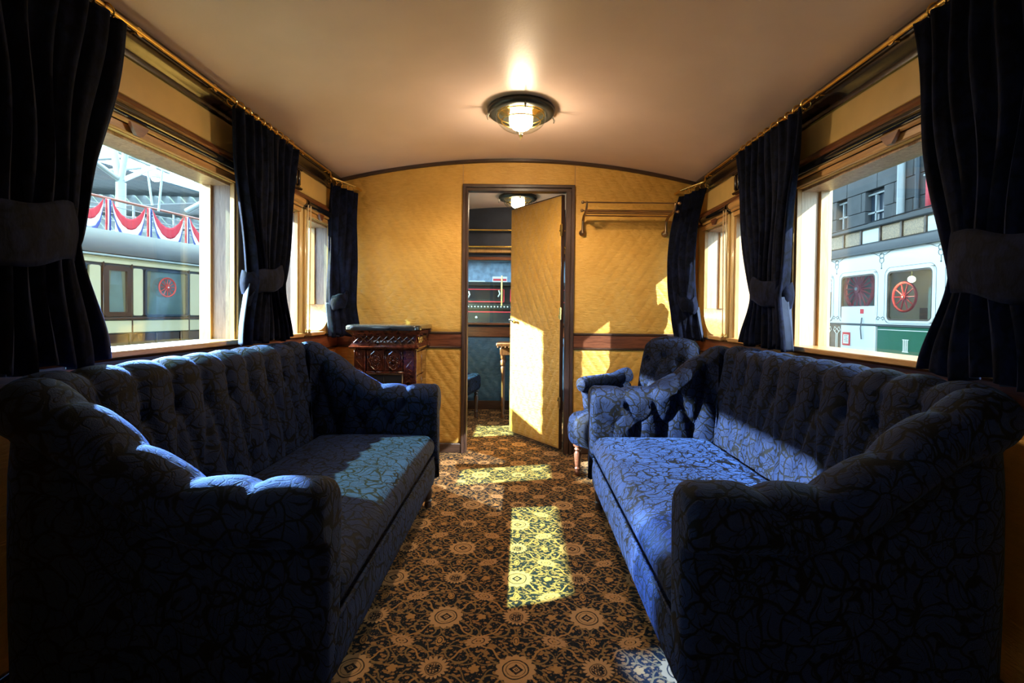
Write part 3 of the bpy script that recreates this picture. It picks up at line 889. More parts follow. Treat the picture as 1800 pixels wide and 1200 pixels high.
# two arabesque tiles
for cx_ in (-.975, -.850):
    w_, zc, hh = .057, .765, .072
    SQ(MB().box(cx_-w_, cx_+w_, Y0+.002, Y0+.014, zc-hh, zc+hh, .003), 'relief_tile')
    mb = MB()
    mb.tube([(cx_ + (w_-.012)*math.sin(q)*(1+.10*math.cos(8*q)), Y0, zc + (hh-.010)*math.cos(q)*(1+.07*math.cos(4*q))) for q in [2*PI*k/48 for k in range(48)]], .0042, 6, closed=True)
    mb.sphere((cx_, Y0, zc), .010, 10, 6)
    mb.tube([(cx_ + .017*math.sin(q), Y0, zc + .017*math.cos(q)) for q in [2*PI*k/20 for k in range(20)]], .0028, 6, closed=True)
    for k in range(8):
        q = 2*PI*k/8; mb.sphere((cx_ + .028*math.sin(q), Y0+.001, zc + .034*math.cos(q)), .0055, 8, 6)
        q += PI/8; mb.tube([(cx_ + .02*math.sin(q), Y0, zc + .025*math.cos(q)), (cx_ + .034*math.sin(q), Y0, zc + .048*math.cos(q))], .003, 6)
    SQ(mb, 'oval_relief')
    for dx in (-1, 1):
        SQ(MB().box(cx_+dx*w_-.003, cx_+dx*w_+.003, Y0-.004, Y0+.01, zc-hh, zc+hh, .002), 'tile_edge')
SQ(MB().box(-1.045, -.78, Y0-.002, Y0+.012, .675, .689, .003), 'ledge')
# brass-framed firebox below
fb = MB()
for a, b, c, d in ((-1.04, -1.03, .38, .675), (-.795, -.785, .38, .675)): fb.box(a, b, Y0-.006, Y0+.01, c, d, .002)
fb.box(-1.04, -.785, Y0-.006, Y0+.01, .665, .675, .002).box(-1.04, -.785, Y0-.006, Y0+.01, .37, .38, .002)
SQ(fb, 'firebox_frame', 'old_brass')
for a, b in ((-1.03, -.915), (-.912, -.795)):
    SQ(MB().box(a, b, Y0+.0, Y0+.012, .38, .665, .003), 'firebox_door', 'iron')
# ornamented pilasters with chevrons and studs
for cx_ in (-1.088, -.742):
    SQ(MB().box(cx_-.040, cx_+.040, Y0+.0, Y0+.014, .12, .84, .004), 'pilaster')
    for k in range(9):
        z = .70 - k*.026 if k < 5 else .55 - (k-5)*.04
        SQ(MB().tube([(cx_-.020, Y0-.002, z-.012), (cx_, Y0-.005, z+.004), (cx_+.020, Y0-.002, z-.012)], .0035, 6), 'chevron')
    SQ(MB().tube([(cx_-.018, Y0-.002, .72), (cx_+.018, Y0-.002, .765)], .0035, 6).tube([(cx_+.018, Y0-.002, .72), (cx_-.018, Y0-.002, .765)], .0035, 6), 'crossed_relief')
    SQ(MB().tube([(cx_-.018, Y0-.002, .785), (cx_+.018, Y0-.002, .785), (cx_+.018, Y0-.002, .825), (cx_-.018, Y0-.002, .825)], .0032, 6, closed=True).sphere((cx_, Y0-.001, .805), .007, 8, 6), 'square_relief')
    for k in range(14):
        for dx in (-.033, .033):
            pass
    mb = MB()
    for k in range(24): mb.sphere((cx_+.033, Y0-.001, .82-k*.018), .0042, 6, 4)
    SQ(mb, 'stud_row')
# tiled side
for k in range(4):
    for j in range(2):
        SQ(MB().box(X1-.013, X1-.004, Y0+.03+j*.185, Y0+.205+j*.185, .14+k*.173, .305+k*.173, .005), 'side_tile')
SQ(MB().tube([(X1-.004, Y0+.004, .11), (X1-.004, Y0+.004, .84)], .010, 10), 'corner_bead')

# brass luggage rack
rk = thing('luggage_rack', 'old brass luggage rack with scrolled brackets on the quilted wall beside the door', 'rack', (.83, 3.78, 1.73))
Mi2 = Matrix.Translation((-.83, -3.78, -1.73))
def RQ(mb, nm, mt='old_brass', **k): o = mb.build(nm, mt, rk, **k); o.matrix_parent_inverse = Mi2; return o
for bx in (.505, 1.15):
    mb = MB()
    ctr = [(3.785, 1.735), (3.765, 1.73), (3.755, 1.75), (3.765, 1.79), (3.75, 1.83), (3.70, 1.852), (3.62, 1.858), (3.575, 1.865), (3.545, 1.89), (3.535, 1.915), (3.545, 1.925)]
    mb.tube([(bx, y, z) for y, z in ctr], [.012, .014, .011, .009, .011, .010, .009, .009, .008, .007, .005], 10)
    mb.tube([(bx+.006, 3.785, 1.80), (bx+.006, 3.77, 1.825), (bx+.006, 3.74, 1.845)], .006, 8)
    RQ(mb, 'scroll_bracket')
    RQ(MB().lathe([(.026, 0), (.024, -.010), (.014, -.018), (.018, -.03), (.010, -.042), (.002, -.046)], (bx, 3.792, 1.735), 16, 'y'), 'wall_boss')
    for (y, z) in ((3.54, 1.918), (3.575, 1.865)):
        sg = -1 if bx < .8 else 1
        RQ(MB().sphere((bx+sg*.030, y, z), .012, 10, 8).tube([(bx, y, z), (bx+sg*.03, y, z)], .005, 8), 'end_knob')
for y, z in ((3.54, 1.918), (3.575, 1.868), (3.625, 1.868), (3.675, 1.866), (3.725, 1.858)):
    RQ(MB().tube([(.50, y, z), (1.155, y, z)], .0052, 8), 'rail')

# ceiling lamps
def ceiling_lamp(loc, label, power):
    t = thing('ceiling_lamp', label, 'lamp', loc, group='round ceiling lamps'); t.scale = (.97, .97, .97)
    MB().lathe([(.150, 0), (.198, 0), (.205, -.010), (.203, -.026), (.190, -.038), (.165, -.042), (.150, -.034), (.150, 0)], n=48).build('ring', 'lamp_ring', t, ang=50)
    mb = MB()
    prof = [(.158*math.cos(q), -.034 - .105*math.sin(q)) for q in [PI/2*k/12 for k in range(13)]]
    for i, (r, z) in enumerate(prof):
        pass
    mb.grid(lambda u, v: (lambda r, z, a: (r*math.cos(a), r*math.sin(a), z))(.158*math.cos(PI/2*u*.985), -.034-.105*math.sin(PI/2*u), 2*PI*v), 14, 40, wrapv=True)
    mb.build('glass_bowl', 'clear_glass', t)
    MB().lathe([(.03, -.012), (.066, -.016), (.072, -.05), (.070, -.095), (.05, -.116), (.004, -.120)], n=24).build('frosted_bulb', 'bulb_glow', t)
    MB().lathe([(.148, -.004), (.10, -.012), (.04, -.010), (.002, -.010)], n=32).build('reflector_dish', 'brass', t)
    for r, zz in ((.140, -.040), (.118, -.075)):
        MB().tube([(r*math.cos(q), r*math.sin(q), zz) for q in [2*PI*k/40 for k in range(40)]], .004, 6, closed=True).build('bowl_band', 'brass', t)
    MB().lathe([(.004, 0), (.009, -.006), (.005, -.012), (.013, -.02), (.011, -.032), (.003, -.042), (.001, -.055)], (0, 0, -.134), 12).build('finial', 'brass', t)
    for k in range(4):
        q = k*PI/2 + .12
        MB().tube([(.192*math.cos(q), .192*math.sin(q), -.030), (.205*math.cos(q), .205*math.sin(q), -.058), (.20*math.cos(q), .20*math.sin(q), -.075)], [.005, .006, .002], 8).build('clip', 'nickel', t)
    l = bpy.data.lights.new('lamp_light', 'SPOT'); l.spot_size = math.radians(172); l.spot_blend = .45; l.energy = power; l.color = (1, .74, .48); l.shadow_soft_size = .045
    l2 = bpy.data.lights.new('lamp_glow', 'POINT'); l2.energy = power*.32; l2.color = l.color; l2.shadow_soft_size = .045
    lo = bpy.data.objects.new('lamp_glow', l2); COL.objects.link(lo); lo.parent = t; lo.location = (0, 0, -.150)
    lo = bpy.data.objects.new('lamp_light', l); COL.objects.link(lo); lo.parent = t; lo.location = (0, 0, -.150)
    return t
ceiling_lamp((.02, 2.86, arc(.02)-.002), 'lit round ceiling lamp with dark ring and glass bowl over the sofas', 62)
ceiling_lamp((-.01, 5.00, arc(0)-.002), 'lit round ceiling lamp partly hidden behind the open quilted door', 14)

# ============================================================ CURTAINS
RX, RZ = 1.345, 2.098
def curtain(s, y0, y1, t0, t1, b0, b1, zt, zb, label, seed, nf=9, tie=1.27, flare=.012, topx=None, band_h=.12, ztop=None):
    rnd = random.Random(seed)
    ztp = RZ - .03
    t = thing('curtain', label, 'curtain', (s*RX, (y0+y1)/2, ztp), group='tied velvet curtains')
    Mi = Matrix.Translation((-s*RX, -(y0+y1)/2, -ztp))
    def Q(mb, nm, mt='curtain_velvet', **k): o = mb.build(nm, mt, t, **k); o.matrix_parent_inverse = Mi; return o
    ph = [rnd.uniform(0, 6.28) for _ in range(4)]
    tx = topx or (lambda w, q=1: (0.0, 0.0))
    def shape(wd, z, off=0.0):
        if z > tie:
            q = (z - tie)/(ztp - tie); e = q**.75
            e = q**.8; a, b = lerp(t0, y0, e), lerp(t1, y1, e)
            amp = lerp(.040, .026, q)
        else:
            q = (tie - z)/(tie - zb); e = sst(q)*.8 + q*.2
            a, b = lerp(t0, b0, e), lerp(t1, b1, e); amp = lerp(.040, .034, q)
        y = lerp(a, b, wd)
        f = math.sin(wd*nf*2*PI + ph[0] + math.sin(z*2.3+ph[1])*.5) + .35*math.sin(wd*nf*3.7*PI + ph[2] + z*1.5)
        x = s*(RX - .022 - amp*(f*.62)) + s*off
        k = max(0, (z - zb)/(ztp - zb)); dx, dz = tx(wd, k); dxk = dx
        belly = 0 if z > tie else -s*flare*sst((tie-z)/(tie-zb))
        return (x + belly + dxk, y + .012*math.sin(z*9 + wd*7 + ph[3]), z + dz*k)
    def fn(u, v): return shape(u, lerp(ztp, zb + .012*math.sin(u*17+ph[1]), v))
    o = Q(MB().grid(fn, nf*14, 70), 'cloth', ang=80)
    md = o.modifiers.new('thick', 'SOLIDIFY'); md.thickness = .004
    def fl(u, v):
        z = lerp(tie-.02, zb-.006, v); x, y, z = shape(lerp(-.02, .5, u), z, .008); return (x + s*.006*v, y, z)
    o = Q(MB().grid(fl, nf*10, 24), 'lining', 'curtain_lining', ang=80)
    md = o.modifiers.new('thick', 'SOLIDIFY'); md.thickness = .002
    # tie-back: a soft padded band round the gathered cloth, higher at the window side
    ym, hw = (t0+t1)/2, abs(t1-t0)/2 + .012
    def band(u, v):
        q = 2*PI*u; c, sn = math.cos(q), math.sin(q)
        puff = .010*math.sin(PI*v)
        yy = ym + (hw+puff)*c; xx = s*RX + (.062+puff)*sn*1.0 - s*.004
        zz = tie + .012 - band_h/2 + band_h*v - s*sn*.0 + .04*c*(1 if y1 > y0 else -1)*.8 + .006*math.sin(q*5+ph[0])
        k = (zz-zb)/(ztp-zb); dx, dz = tx(.5, k)
        return (xx + dx, yy, zz)
    o = Q(MB().grid(band, 48, 10, wrapu=True), 'tieback', ang=80)
    md = o.modifiers.new('thick', 'SOLIDIFY'); md.thickness = .006
    nr = nf + 1
    for k in range(nr):
        wd = (k+.35)/nr; yy = lerp(y0, y1, wd); dx, dz = tx(wd, 1)
        cen = Vector((s*RX + dx, yy, RZ + dz + .0)); tl = rnd.uniform(-.5, .5)
        rr = .022
        Q(MB().tube([cen + Vector((rr*math.cos(q), rr*math.sin(q)*math.sin(tl), rr*math.sin(q)*math.cos(tl) - .006)) for q in [2*PI*i/18 for i in range(18)]], .0035, 7, closed=True), 'ring', 'brass')
        Q(MB().lathe([(.003, 0), (.005, -.006), (.002, -.012)], cen - Vector((0, 0, rr+.004)), 8), 'hook', 'brass')
    return t
A_, B_ = 'beside the big window on the stove side', 'beside the big window on the armchair side'
curtain(-1, 1.02, 1.66, 1.16, 1.465, 1.05, 1.575, 0, .935, 'large dark velvet curtain tied back nearest the viewer, stove side', 11, 8, tie=1.30, band_h=.17)
curtain(-1, 2.28, 2.92, 2.42, 2.73, 2.34, 2.82, 0, .945, 'dark navy velvet curtain tied back between big and narrow window, stove side', 12, 9, tie=1.26, band_h=.12)
curtain(1, 1.02, 1.61, 1.15, 1.455, 1.04, 1.53, 0, .935, 'large black velvet curtain tied back nearest the viewer, armchair side', 13, 8, tie=1.24, band_h=.18)
curtain(1, 2.24, 2.93, 2.38, 2.70, 2.30, 2.80, 0, .945, 'dark velvet curtain tied back between big and narrow window, armchair side', 14, 9, tie=1.22, band_h=.13)
for s, a in ((-1, 'behind the tiled stove'), (1, 'behind the buttoned armchair')):
    curtain(s, 3.58, 3.70, 3.57, 3.66, 3.58, 3.70, 0, .92, 'narrow dark velvet curtain in the corner ' + a, 15+s, 4, tie=1.19, band_h=.11, topx=lambda w, q=1, s=s: (-s*(-.07 + (.085 if s > 0 else -.01)*math.sin(PI*min(1, q)) + (.15 if s > 0 else .165)*w), -.02-.045*w))
for s, a in ((-1, 'stove side'), (1, 'armchair side')):
    t = thing('curtain_rod', 'long brass curtain rod under the ceiling edge, ' + a, 'curtain rod', (s*RX, 1, RZ), group='brass curtain rods')
    M = Matrix.Translation((-s*RX, -1, -RZ))
    pts = [(s*RX, YB+.02, RZ), (s*RX, 3.48, RZ), (s*(RX+.03), 3.56, RZ-.002), (s*(RX+.03), 3.60, RZ-.008), (s*(RX-.03), 3.65, RZ-.025), (s*(RX-.11), 3.69, RZ-.05), (s*(RX-.12), 3.79, RZ-.052)]
    o = MB().tube(pts, .0085, 12).build('rod', 'brass', t); o.matrix_parent_inverse = M
    for y in (.2, 1.75, 2.18, 3.05, 3.45):
        o = MB().lathe([(.016, 0), (.014, .006), (.006, .012), (.006, .073)], (s*(RX+.0), y, RZ), 12, 'x')
        if s < 0: o.v = [(2*s*RX - x, q, z) for x, q, z in o.v]
        if False: o.v = [(x, q, z) for x, q, z in o.v]
        o = o.build('rod_bracket', 'brass', t); o.matrix_parent_inverse = M

# ============================================================ THE ROOM BEYOND THE DOOR
we = thing('wall_end', kind='structure', loc=(0, YE, 0))
ME = Matrix.Translation((0, -YE, 0))
def EQ(mb, nm, mt, **k): o = mb.build(nm, mt, we, **k); o.matrix_parent_inverse = ME; return o
plain('navy_cloth', (.02, .025, .045), .7, var=.2)
EZ0, EZ1 = .99, 1.70
EQ(MB().box(-1.6, 1.6, YE, YE+.06, 0, EZ0), 'lower_wall', 'navy_cloth')
EQ(MB().box(-1.6, 1.6, YE, YE+.06, EZ1, 2.4), 'upper_wall', 'navy_cloth')
EQ(MB().box(-1.6, -.95, YE, YE+.06, EZ0, EZ1), 'side_panel', 'navy_cloth'); EQ(MB().box(.95, 1.6, YE, YE+.06, EZ0, EZ1), 'side_panel', 'navy_cloth')
EQ(quilt(-1.41, 1.41, .10, lambda x: .82, YE, amp=.010, wx=.10, wz=.14, n=.014), 'quilted_panel', 'quilted_blue')
EQ(MB().box(-1.41, 1.41, YE-.02, YE, .83, .94, .004), 'mahogany_band', 'mahogany')
EQ(MB().box(-1.41, 1.41, YE-.05, YE+.05, .965, .99, .006), 'sill', 'mahogany')
EQ(MB().box(-1.41, 1.41, YE-.03, YE, 1.70, 1.735, .004), 'window_head', 'mahogany')
EQ(MB().box(-1.41, 1.41, YE-.04, YE, 1.78, 1.83, .01), 'gilt_rail', 'oak')
EQ(MB().tube([(-1.40, YE-.07, 1.845), (1.40, YE-.07, 1.845)], .012, 10), 'brass_rod', 'brass')
EQ(MB().tube([(-1.40, YE-.05, 2.035), (1.40, YE-.05, 2.035)], .010, 10), 'brass_rod', 'brass')
EQ(MB().box(-.95, .95, YE+.03, YE+.034, EZ0, EZ1), 'pane', 'clear_glass')
EQ(MB().box(-1.41, 1.41, YE-.02, YE, 0, .10, .004), 'baseboard', 'dark_wood_x')
# small table with turned legs
tb = thing('side_table', 'carved wooden side table with turned legs seen through the doorway', 'table', (.13, 5.2, 0))
MB().box(-.35, .35, -.19, .19, .755, .79, .008).build('table_top', 'table_wood', tb)
MB().box(-.31, .31, -.16, .16, .665, .755, .004).build('apron', 'table_wood', tb)
for k in range(18):
    MB().sphere((-.33+k*.039, -.185, .748), .009, 8, 6).build('bead', 'table_wood', tb)
for sx in (-1, 1):
    for sy in (-1, 1):
        MB().lathe([(.014, 0), (.022, .01), (.022, .03), (.012, .05), (.014, .12), (.020, .14), (.013, .16), (.016, .48), (.022, .53), (.012, .545), (.026, .56), (.026, .60), (.014, .615), (.024, .63), (.024, .68)], (sx*.28, sy*.13, 0), 14).build('leg', 'table_wood', tb)
# chair beyond the door jamb
ch = thing('upholstered_chair', 'dark blue upholstered chair with rolled back beyond the doorway', 'chair', (-.66, 4.9, 0), math.radians(80))
MB().rbox((0, 0, .38), (.24, .25, .09), .05, (12, 12, 6)).build('seat', 'sofa_velvet', ch)
MB().rbox((0, .22, .60), (.22, .05, .18), .04, (12, 4, 10)).build('backrest', 'sofa_velvet', ch)
MB().tube([(-.22, .24, .79), (.22, .24, .79)], .055, 16).build('back_roll', 'sofa_velvet', ch)
for sx in (-1, 1):
    for sy in (-1, 1): turned_leg(.30, .022).build('leg', 'dark_wood_z', ch).location = (sx*.20, sy*.20, 0)
# ============================================================ OUTSIDE: THE MUSEUM HALL
plain('hall_floor', (.12, .12, .125), .6, var=.15, vscale=2)
plain('steel_white', (.30, .34, .355), .4); plain('steel_slat', (.035, .05, .065), .5, .3)
plain('flag_red', (.55, .03, .05), .7); plain('flag_white', (.80, .80, .82), .7); plain('flag_blue', (.05, .08, .30), .7)
plain('coach_cream', (.66, .57, .38), .3, coat=.4); plain('coach_brown', (.05, .022, .018), .25, coat=.5); plain('coach_navy', (.03, .045, .07), .25, coat=.5)
plain('coach_roof', (.026, .028, .028), .6, var=.15, vscale=3); plain('wheel_red', (.60, .06, .04), .4)
plain('reflection_backing', (.42, .42, .38), .8, var=.3, vscale=1.5); plain('tan_cloth', (.35, .27, .16), .8)  # coach window backing lightened for reflections in the panes
plain('tram_white', (.84, .88, .90), .25, coat=.4); plain('tram_green', (.02, .13, .075), .3, coat=.4); plain('tram_roof', (.045, .055, .065), .5)
plain('thin_line', (.12, .15, .15), .5); plain('notice_red', (.65, .03, .04), .5); plain('paper', (.8, .8, .78), .6)
plain('handrail_red', (.30, .10, .07), .4); plain('window_dark', (.10, .07, .05), .4, var=.3); plain('pale_panel', (.60, .50, .33), .5)
m = Mat('concrete'); c = m.coords(); x, y, z = m.xyz(c)
n_ = m.noise(c, 1.5, 5)
m.base(m.mix(vstep(n_, .3, .7), (.055, .062, .068), (.085, .092, .10))); m.set(Roughness=.8); m.bump(m.noise(c, 30, 3), .2, .01); MATS['concrete'] = m.m
struct('ground', MB().box(-40, 30, -25, 45, -1.1, -1.0), 'hall_floor')

# ---- unseen roof added over the train to keep sunlight off the tram and building
t = thing('sun_block_roof', kind='structure')
MB().box(-3.6, 8.3, -20, 30, 8.0, 8.15).build('sun_block_deck', 'steel_slat', t)

# ---- coach on the next track (first side), slightly askew
AX, AY, AR = -6.0 + CX, 8.3, math.radians(-10.2)
dx_, dy_ = math.sin(-AR), math.cos(AR)
def t_of(px, lx=0.0):
    """position along the coach line (offset lx towards us) that lies on image column px"""
    bx, by = AX - CX + lx*dy_, AY - lx*dx_
    k = (px - 915)/F
    return (k*by - bx)/(dx_ - k*dy_)
def z_of(px, py, lx=0.0):
    tt = t_of(px, lx); return ZP(py, AY - lx*dx_ + dy_*tt, px)
co = thing('railway_coach', 'cream and brown panelled railway coach with grey roof on the next track', 'railway coach', (AX, AY, 0), AR)
def CQ(mb, nm, mt, parent=co, **k): return mb.build(nm, mt, parent, **k)
TL, TR = t_of(60) - 7.0, t_of(369) + 9.0
zb_, wz0, wz1, eave, rtop = .34, .985, 1.74, 1.90, 2.33
CQ(MB().box(-2.6, -.06, TL, TR, -.4, eave), 'coach_body', 'coach_navy')
mb = MB(); pr = [(.10, eave-.01), (.12, eave+.02), (.08, eave+.10), (-.05, eave+.24), (-.35, rtop), (-1.3, rtop+.12), (-2.25, rtop), (-2.7, eave)]
mb.prism([(x, TL, z) for x, z in pr], (0, TR-TL, 0)); CQ(mb, 'coach_roof', 'coach_roof', ang=50)
CQ(MB().box(.06, .13, TL, TR, eave-.025, eave, .005), 'roof_gutter', 'steel_white')
CQ(MB().box(-.04, .005, TL, TR, 1.785, 1.875, .004), 'letter_board', 'coach_cream')
CQ(MB().box(-.04, .005, TL, TR, .73, .915, .004), 'waist_band', 'coach_cream')
CQ(MB().box(-.04, .02, TL, TR, .935, .965, .006), 'waist_rail', 'coach_brown')
CQ(MB().box(-.04, .02, TL, TR, .30, .50, .006), 'sole_bar', 'steel_white')
t0 = TL
k = 0
while t0 < TR-.3:
    CQ(MB().box(-.04, 0, t0+.01, min(t0+.44, TR-.01), .52, .71, .006), 'lower_panel', 'coach_brown'); t0 += .46
def rrect(y0, y1, z0, z1, r, x, n=6):
    pts = []
    for cy, cz, q0 in ((y1-r, z0+r, -PI/2), (y1-r, z1-r, 0), (y0+r, z1-r, PI/2), (y0+r, z0+r, PI)):
        for i in range(n+1): q = q0 + PI/2*i/n; pts.append((x, cy + r*math.cos(q), cz + r*math.sin(q)))
    return pts
def rframe(y0, y1, z0, z1, r, x, w_, d):
    a = rrect(y0, y1, z0, z1, r, x); b = rrect(y0+w_, y1-w_, z0+w_, z1-w_, max(.005, r-w_*.6), x)
    mb = MB(); n = len(a)
    for P_ in (a, b): mb.v += P_
    mb.v += [(x+d, y, z) for x, y, z in b]; mb.v += [(x+d, y, z) for x, y, z in a]
    for L0, L1 in ((0, n), (n, 2*n), (2*n, 3*n), (3*n, 0)):
        for i in range(n): mb.f.append((L0+i, L0+(i+1) % n, L1+(i+1) % n, L1+i))
    return mb
spans = [(60, 95, 'w'), (100, 122, 'p'), (127, 151, 'w'), (156, 178, 'p'), (183, 230, 'b'), (233, 252, 'p'), (255, 331, 'w'), (333, 354, 'p'), (358, 400, 'w')]
recs = [(t_of(a), t_of(b), k) for a, b, k in spans]
rec0 = list(recs)
per = recs[-1][0] - recs[2][0]; base = list(recs[3:])
recs += [(a + per*1.0, b + per*1.0, k) for a, b, k in base] + [(a + per*2, b + per*2, k) for a, b, k in base] + [(a + per*3, b + per*3, k) for a, b, k in base] + [(a + per*4, b + per*4, k) for a, b, k in base]
recs += [(a - (rec0[-1][0]-rec0[2][0])*n_, b - (rec0[-1][0]-rec0[2][0])*n_, k) for n_ in (1, 2, 3, 4) for a, b, k in rec0[2:-1]]
recs = [q for q in recs if q[0] > TL+.1]
for a, b, k in recs:
    if b > TR - .1: continue
    if k == 'p':
        mb = MB().prism(rrect(a+.01, b-.01, wz0+.01, wz1, .03, -.03), (.035, 0, 0)); CQ(mb, 'cream_panel', 'coach_cream')
    else:
        f = CQ(rframe(a-.005, b+.005, wz0-.005, wz1+.01, .05, -.03, .03 if k == 'w' else .07, .045), 'window_frame', 'coach_navy' if k == 'w' else 'coach_brown')
        CQ(MB().prism(rrect(a+.01, b-.01, wz0+.01, wz1, .04, -.045), (.015, 0, 0)), 'window_backing', 'reflection_backing', f)
        CQ(MB().box(-.028, -.022, a+.02, b-.02, wz0+.02, wz1-.01), 'window_glass', 'carriage_glass', f)
        for e in (0, 1):
            y = a+.03 if e == 0 else b-.03
            CQ(MB().prism([(-.029, y, wz0+.02), (-.029, y + (.05 if e == 0 else -.05), wz0+.02), (-.029, y + (.10 if e == 0 else -.10), wz1-.02), (-.029, y, wz1-.02)], (.002, 0, 0)), 'window_curtain', 'tan_cloth', f)
for tt in (t_of(182), t_of(232), t_of(332), t_of(356)):
    CQ(MB().box(-.03, .012, tt-.012, tt+.012, .5, 1.8, .004), 'door_pillar', 'coach_brown')

def reflected_wheel(name, label, loc, R, rot, n=12, parent=None):  # red wheel object standing in for a wheel's reflection in window glass
    t = thing(name, label, 'wheel', loc)
    t.rotation_euler = rot
    MB().tube([(R*math.cos(q), 0, R*math.sin(q)) for q in [2*PI*k/36 for k in range(36)]], R*.085, 8, closed=True).build('rim', 'wheel_red', t)
    MB().lathe([(R*.2, -R*.12), (R*.2, R*.12)], n=16, axis='y').build('hub', 'wheel_red', t)
    MB().lathe([(R*.08, -R*.16), (R*.08, R*.16)], n=12, axis='y').build('hub_cap', 'paper', t)
    for k in range(n):
        q = 2*PI*k/n
        MB().tube([(R*.15*math.cos(q), 0, R*.15*math.sin(q)), (R*.95*math.cos(q), 0, R*.95*math.sin(q))], [R*.055, R*.04], 6).build('spoke', 'wheel_red', t)
    return t
def C2W(lx, tt, z): return (AX + lx*dy_ + tt*dx_, AY - lx*dx_ + tt*dy_, z)
p = C2W(.04, t_of(291), z_of(291, 505))
reflected_wheel('reflected_wheel', 'small red spoked wheel reflected in the cream coach window', p, .155, (0, 0, AR + PI/2))

# ---- bunting swags beyond the coach roof
LX = -3.4
def swag(a, b, ztop, drop, label):
    c = (a+b)/2; t = thing('bunting_swag', label, 'bunting', C2W(LX, c, ztop), AR, group='swags hung on the balcony')
    hw = (b-a)/2 - .09
    bands = [(0, .42, 'flag_red', 'red_band'), (.42, .76, 'flag_white', 'white_band'), (.76, 1.0, 'flag_blue', 'blue_band')]
    def pt(u, r):
        y = lerp(-hw, hw, u); cc = 1 - (2*u-1)**2
        up = -drop*.36*cc; lo = -drop*(.05 + .95*cc**.62)
        return (.04*math.sin(u*40)*.25*cc + .05*cc*r, y*(1 - .0*r), lerp(up, lo, r))
    for r0, r1, mt, nm in bands:
        o = MB().grid(lambda u, v: pt(u, lerp(r0, r1, v)), 28, 5).build(nm, mt, t)
        o.modifiers.new('thick', 'SOLIDIFY').thickness = .006
    # hanging tails at the joint
    for k, mt in enumerate(('flag_red', 'flag_white', 'flag_blue')):
        o = MB().grid(lambda u, v: (.03+.02*math.sin(u*9+k), hw + .075 + (k-1)*.04 + (u-.5)*lerp(.03, .055, v), -v*drop*(1.05-.08*abs(k-1))), 6, 8).build(mt[5:] + '_tail', mt, t)
        o.modifiers.new('thick', 'SOLIDIFY').thickness = .006
pk = [(118, 320), (190, 342), (262, 367), (328, 380), (388, 388), (440, 396), (485, 402), (524, 408), (558, 413)]
ordn = ['first', 'second', 'third', 'fourth', 'fifth', 'sixth', 'seventh', 'eighth', 'ninth']
for i in range(len(pk)-1):
    a, b = t_of(pk[i][0], LX), t_of(pk[i+1][0], LX)
    zt = z_of(262, 367, LX)
    swag(a, b, zt, (b-a)*.98, f'red, white and blue bunting swag, {ordn[i]} along the balcony above the coach roof')
t = thing('balcony', kind='structure', loc=C2W(LX, 0, 0), rz=AR)
zt = z_of(262, 367, LX)
MB().box(-1.6, -.06, -6, 16, zt-.95, zt-.70).build('balcony_slab', 'concrete', t)
MB().tube([(-.05, -6, zt+.03), (-.05, 16, zt+.03)], .03, 8).build('handrail', 'handrail_red', t)
for k in range(3): MB().tube([(-.06, -6, zt-.12-.16*k), (-.06, 16, zt-.12-.16*k)], .012, 6).build('rail_wire', 'steel_white', t)
for k in range(20): MB().box(-.08, -.05, -5+k*1.05, -4.96+k*1.05, zt-.7, zt).build('baluster', 'steel_white', t)
plain('far_wall', (.10, .12, .13), .8, var=.4, vscale=.6)
MB().box(-7.2, -7, -14, 34, -1, zt-.6).build('far_wall', 'far_wall', t)

# ---- hall roof structure: louvred deck, truss members, tubular column, lamps
hr = thing('hall_truss', 'white tubular steel column and braces under the louvred hall roof', 'truss', C2W(-5.5, t_of(212, -5.5), 0), 0)
def wp(px, py, Y): return Vector((XP(px, Y, py), Y, ZP(py, Y, px)))
Mt = Matrix.Translation(-Vector(C2W(-5.5, t_of(212, -5.5), 0)))
def TQ(mb, nm): o = mb.build(nm, 'steel_white', hr); o.matrix_parent_inverse = Mt; return o
Yc = 12.5
TQ(MB().tube([wp(213, 460, Yc), wp(216, 322, Yc)], .11, 16), 'column')
TQ(MB().tube([wp(215, 325, Yc), wp(226, 262, Yc)], .07, 12), 'strut')
TQ(MB().tube([wp(213, 318, Yc), wp(204, 262, Yc)], .08, 12), 'strut')
TQ(MB().tube([wp(218, 318, Yc), wp(288, 289, Yc+2)], .06, 12), 'brace')
TQ(MB().tube([wp(212, 316, Yc), wp(170, 285, Yc-1)], .06, 12), 'brace')
TQ(MB().tube([wp(190, 302, Yc), wp(250, 296, Yc+1)], .045, 12), 'brace')
TQ(MB().tube([wp(196, 262, Yc), wp(300, 305, Yc+3)], .045, 12), 'chord')
TQ(MB().tube([wp(220, 258, Yc), wp(262, 290, Yc+2)], .045, 12), 'chord')
for a in ((263, 303, 270, 362), (289, 300, 281, 372), (358, 340, 364, 395)):
    TQ(MB().tube([wp(a[0], a[1], 11), wp(a[2], a[3], 11)], .022, 6), 'hanger')
TQ(MB().tube([wp(330, 372, 18), wp(372, 350, 18)], .10, 10), 'brace')
rf = thing('louvred_roof', kind='structure', loc=C2W(-8, 0, 0), rz=AR)
for k in range(46):
    xk = -2.2 - k*.62
    MB().box(xk-.46, xk, -14, 40, 6.15 + k*.035, 6.22 + k*.035).build('slat', 'steel_slat', rf)
for k in range(9):
    MB().box(-28, 0, -12+k*6, -11.8+k*6, 5.95, 6.9).build('purlin', 'steel_white', rf)
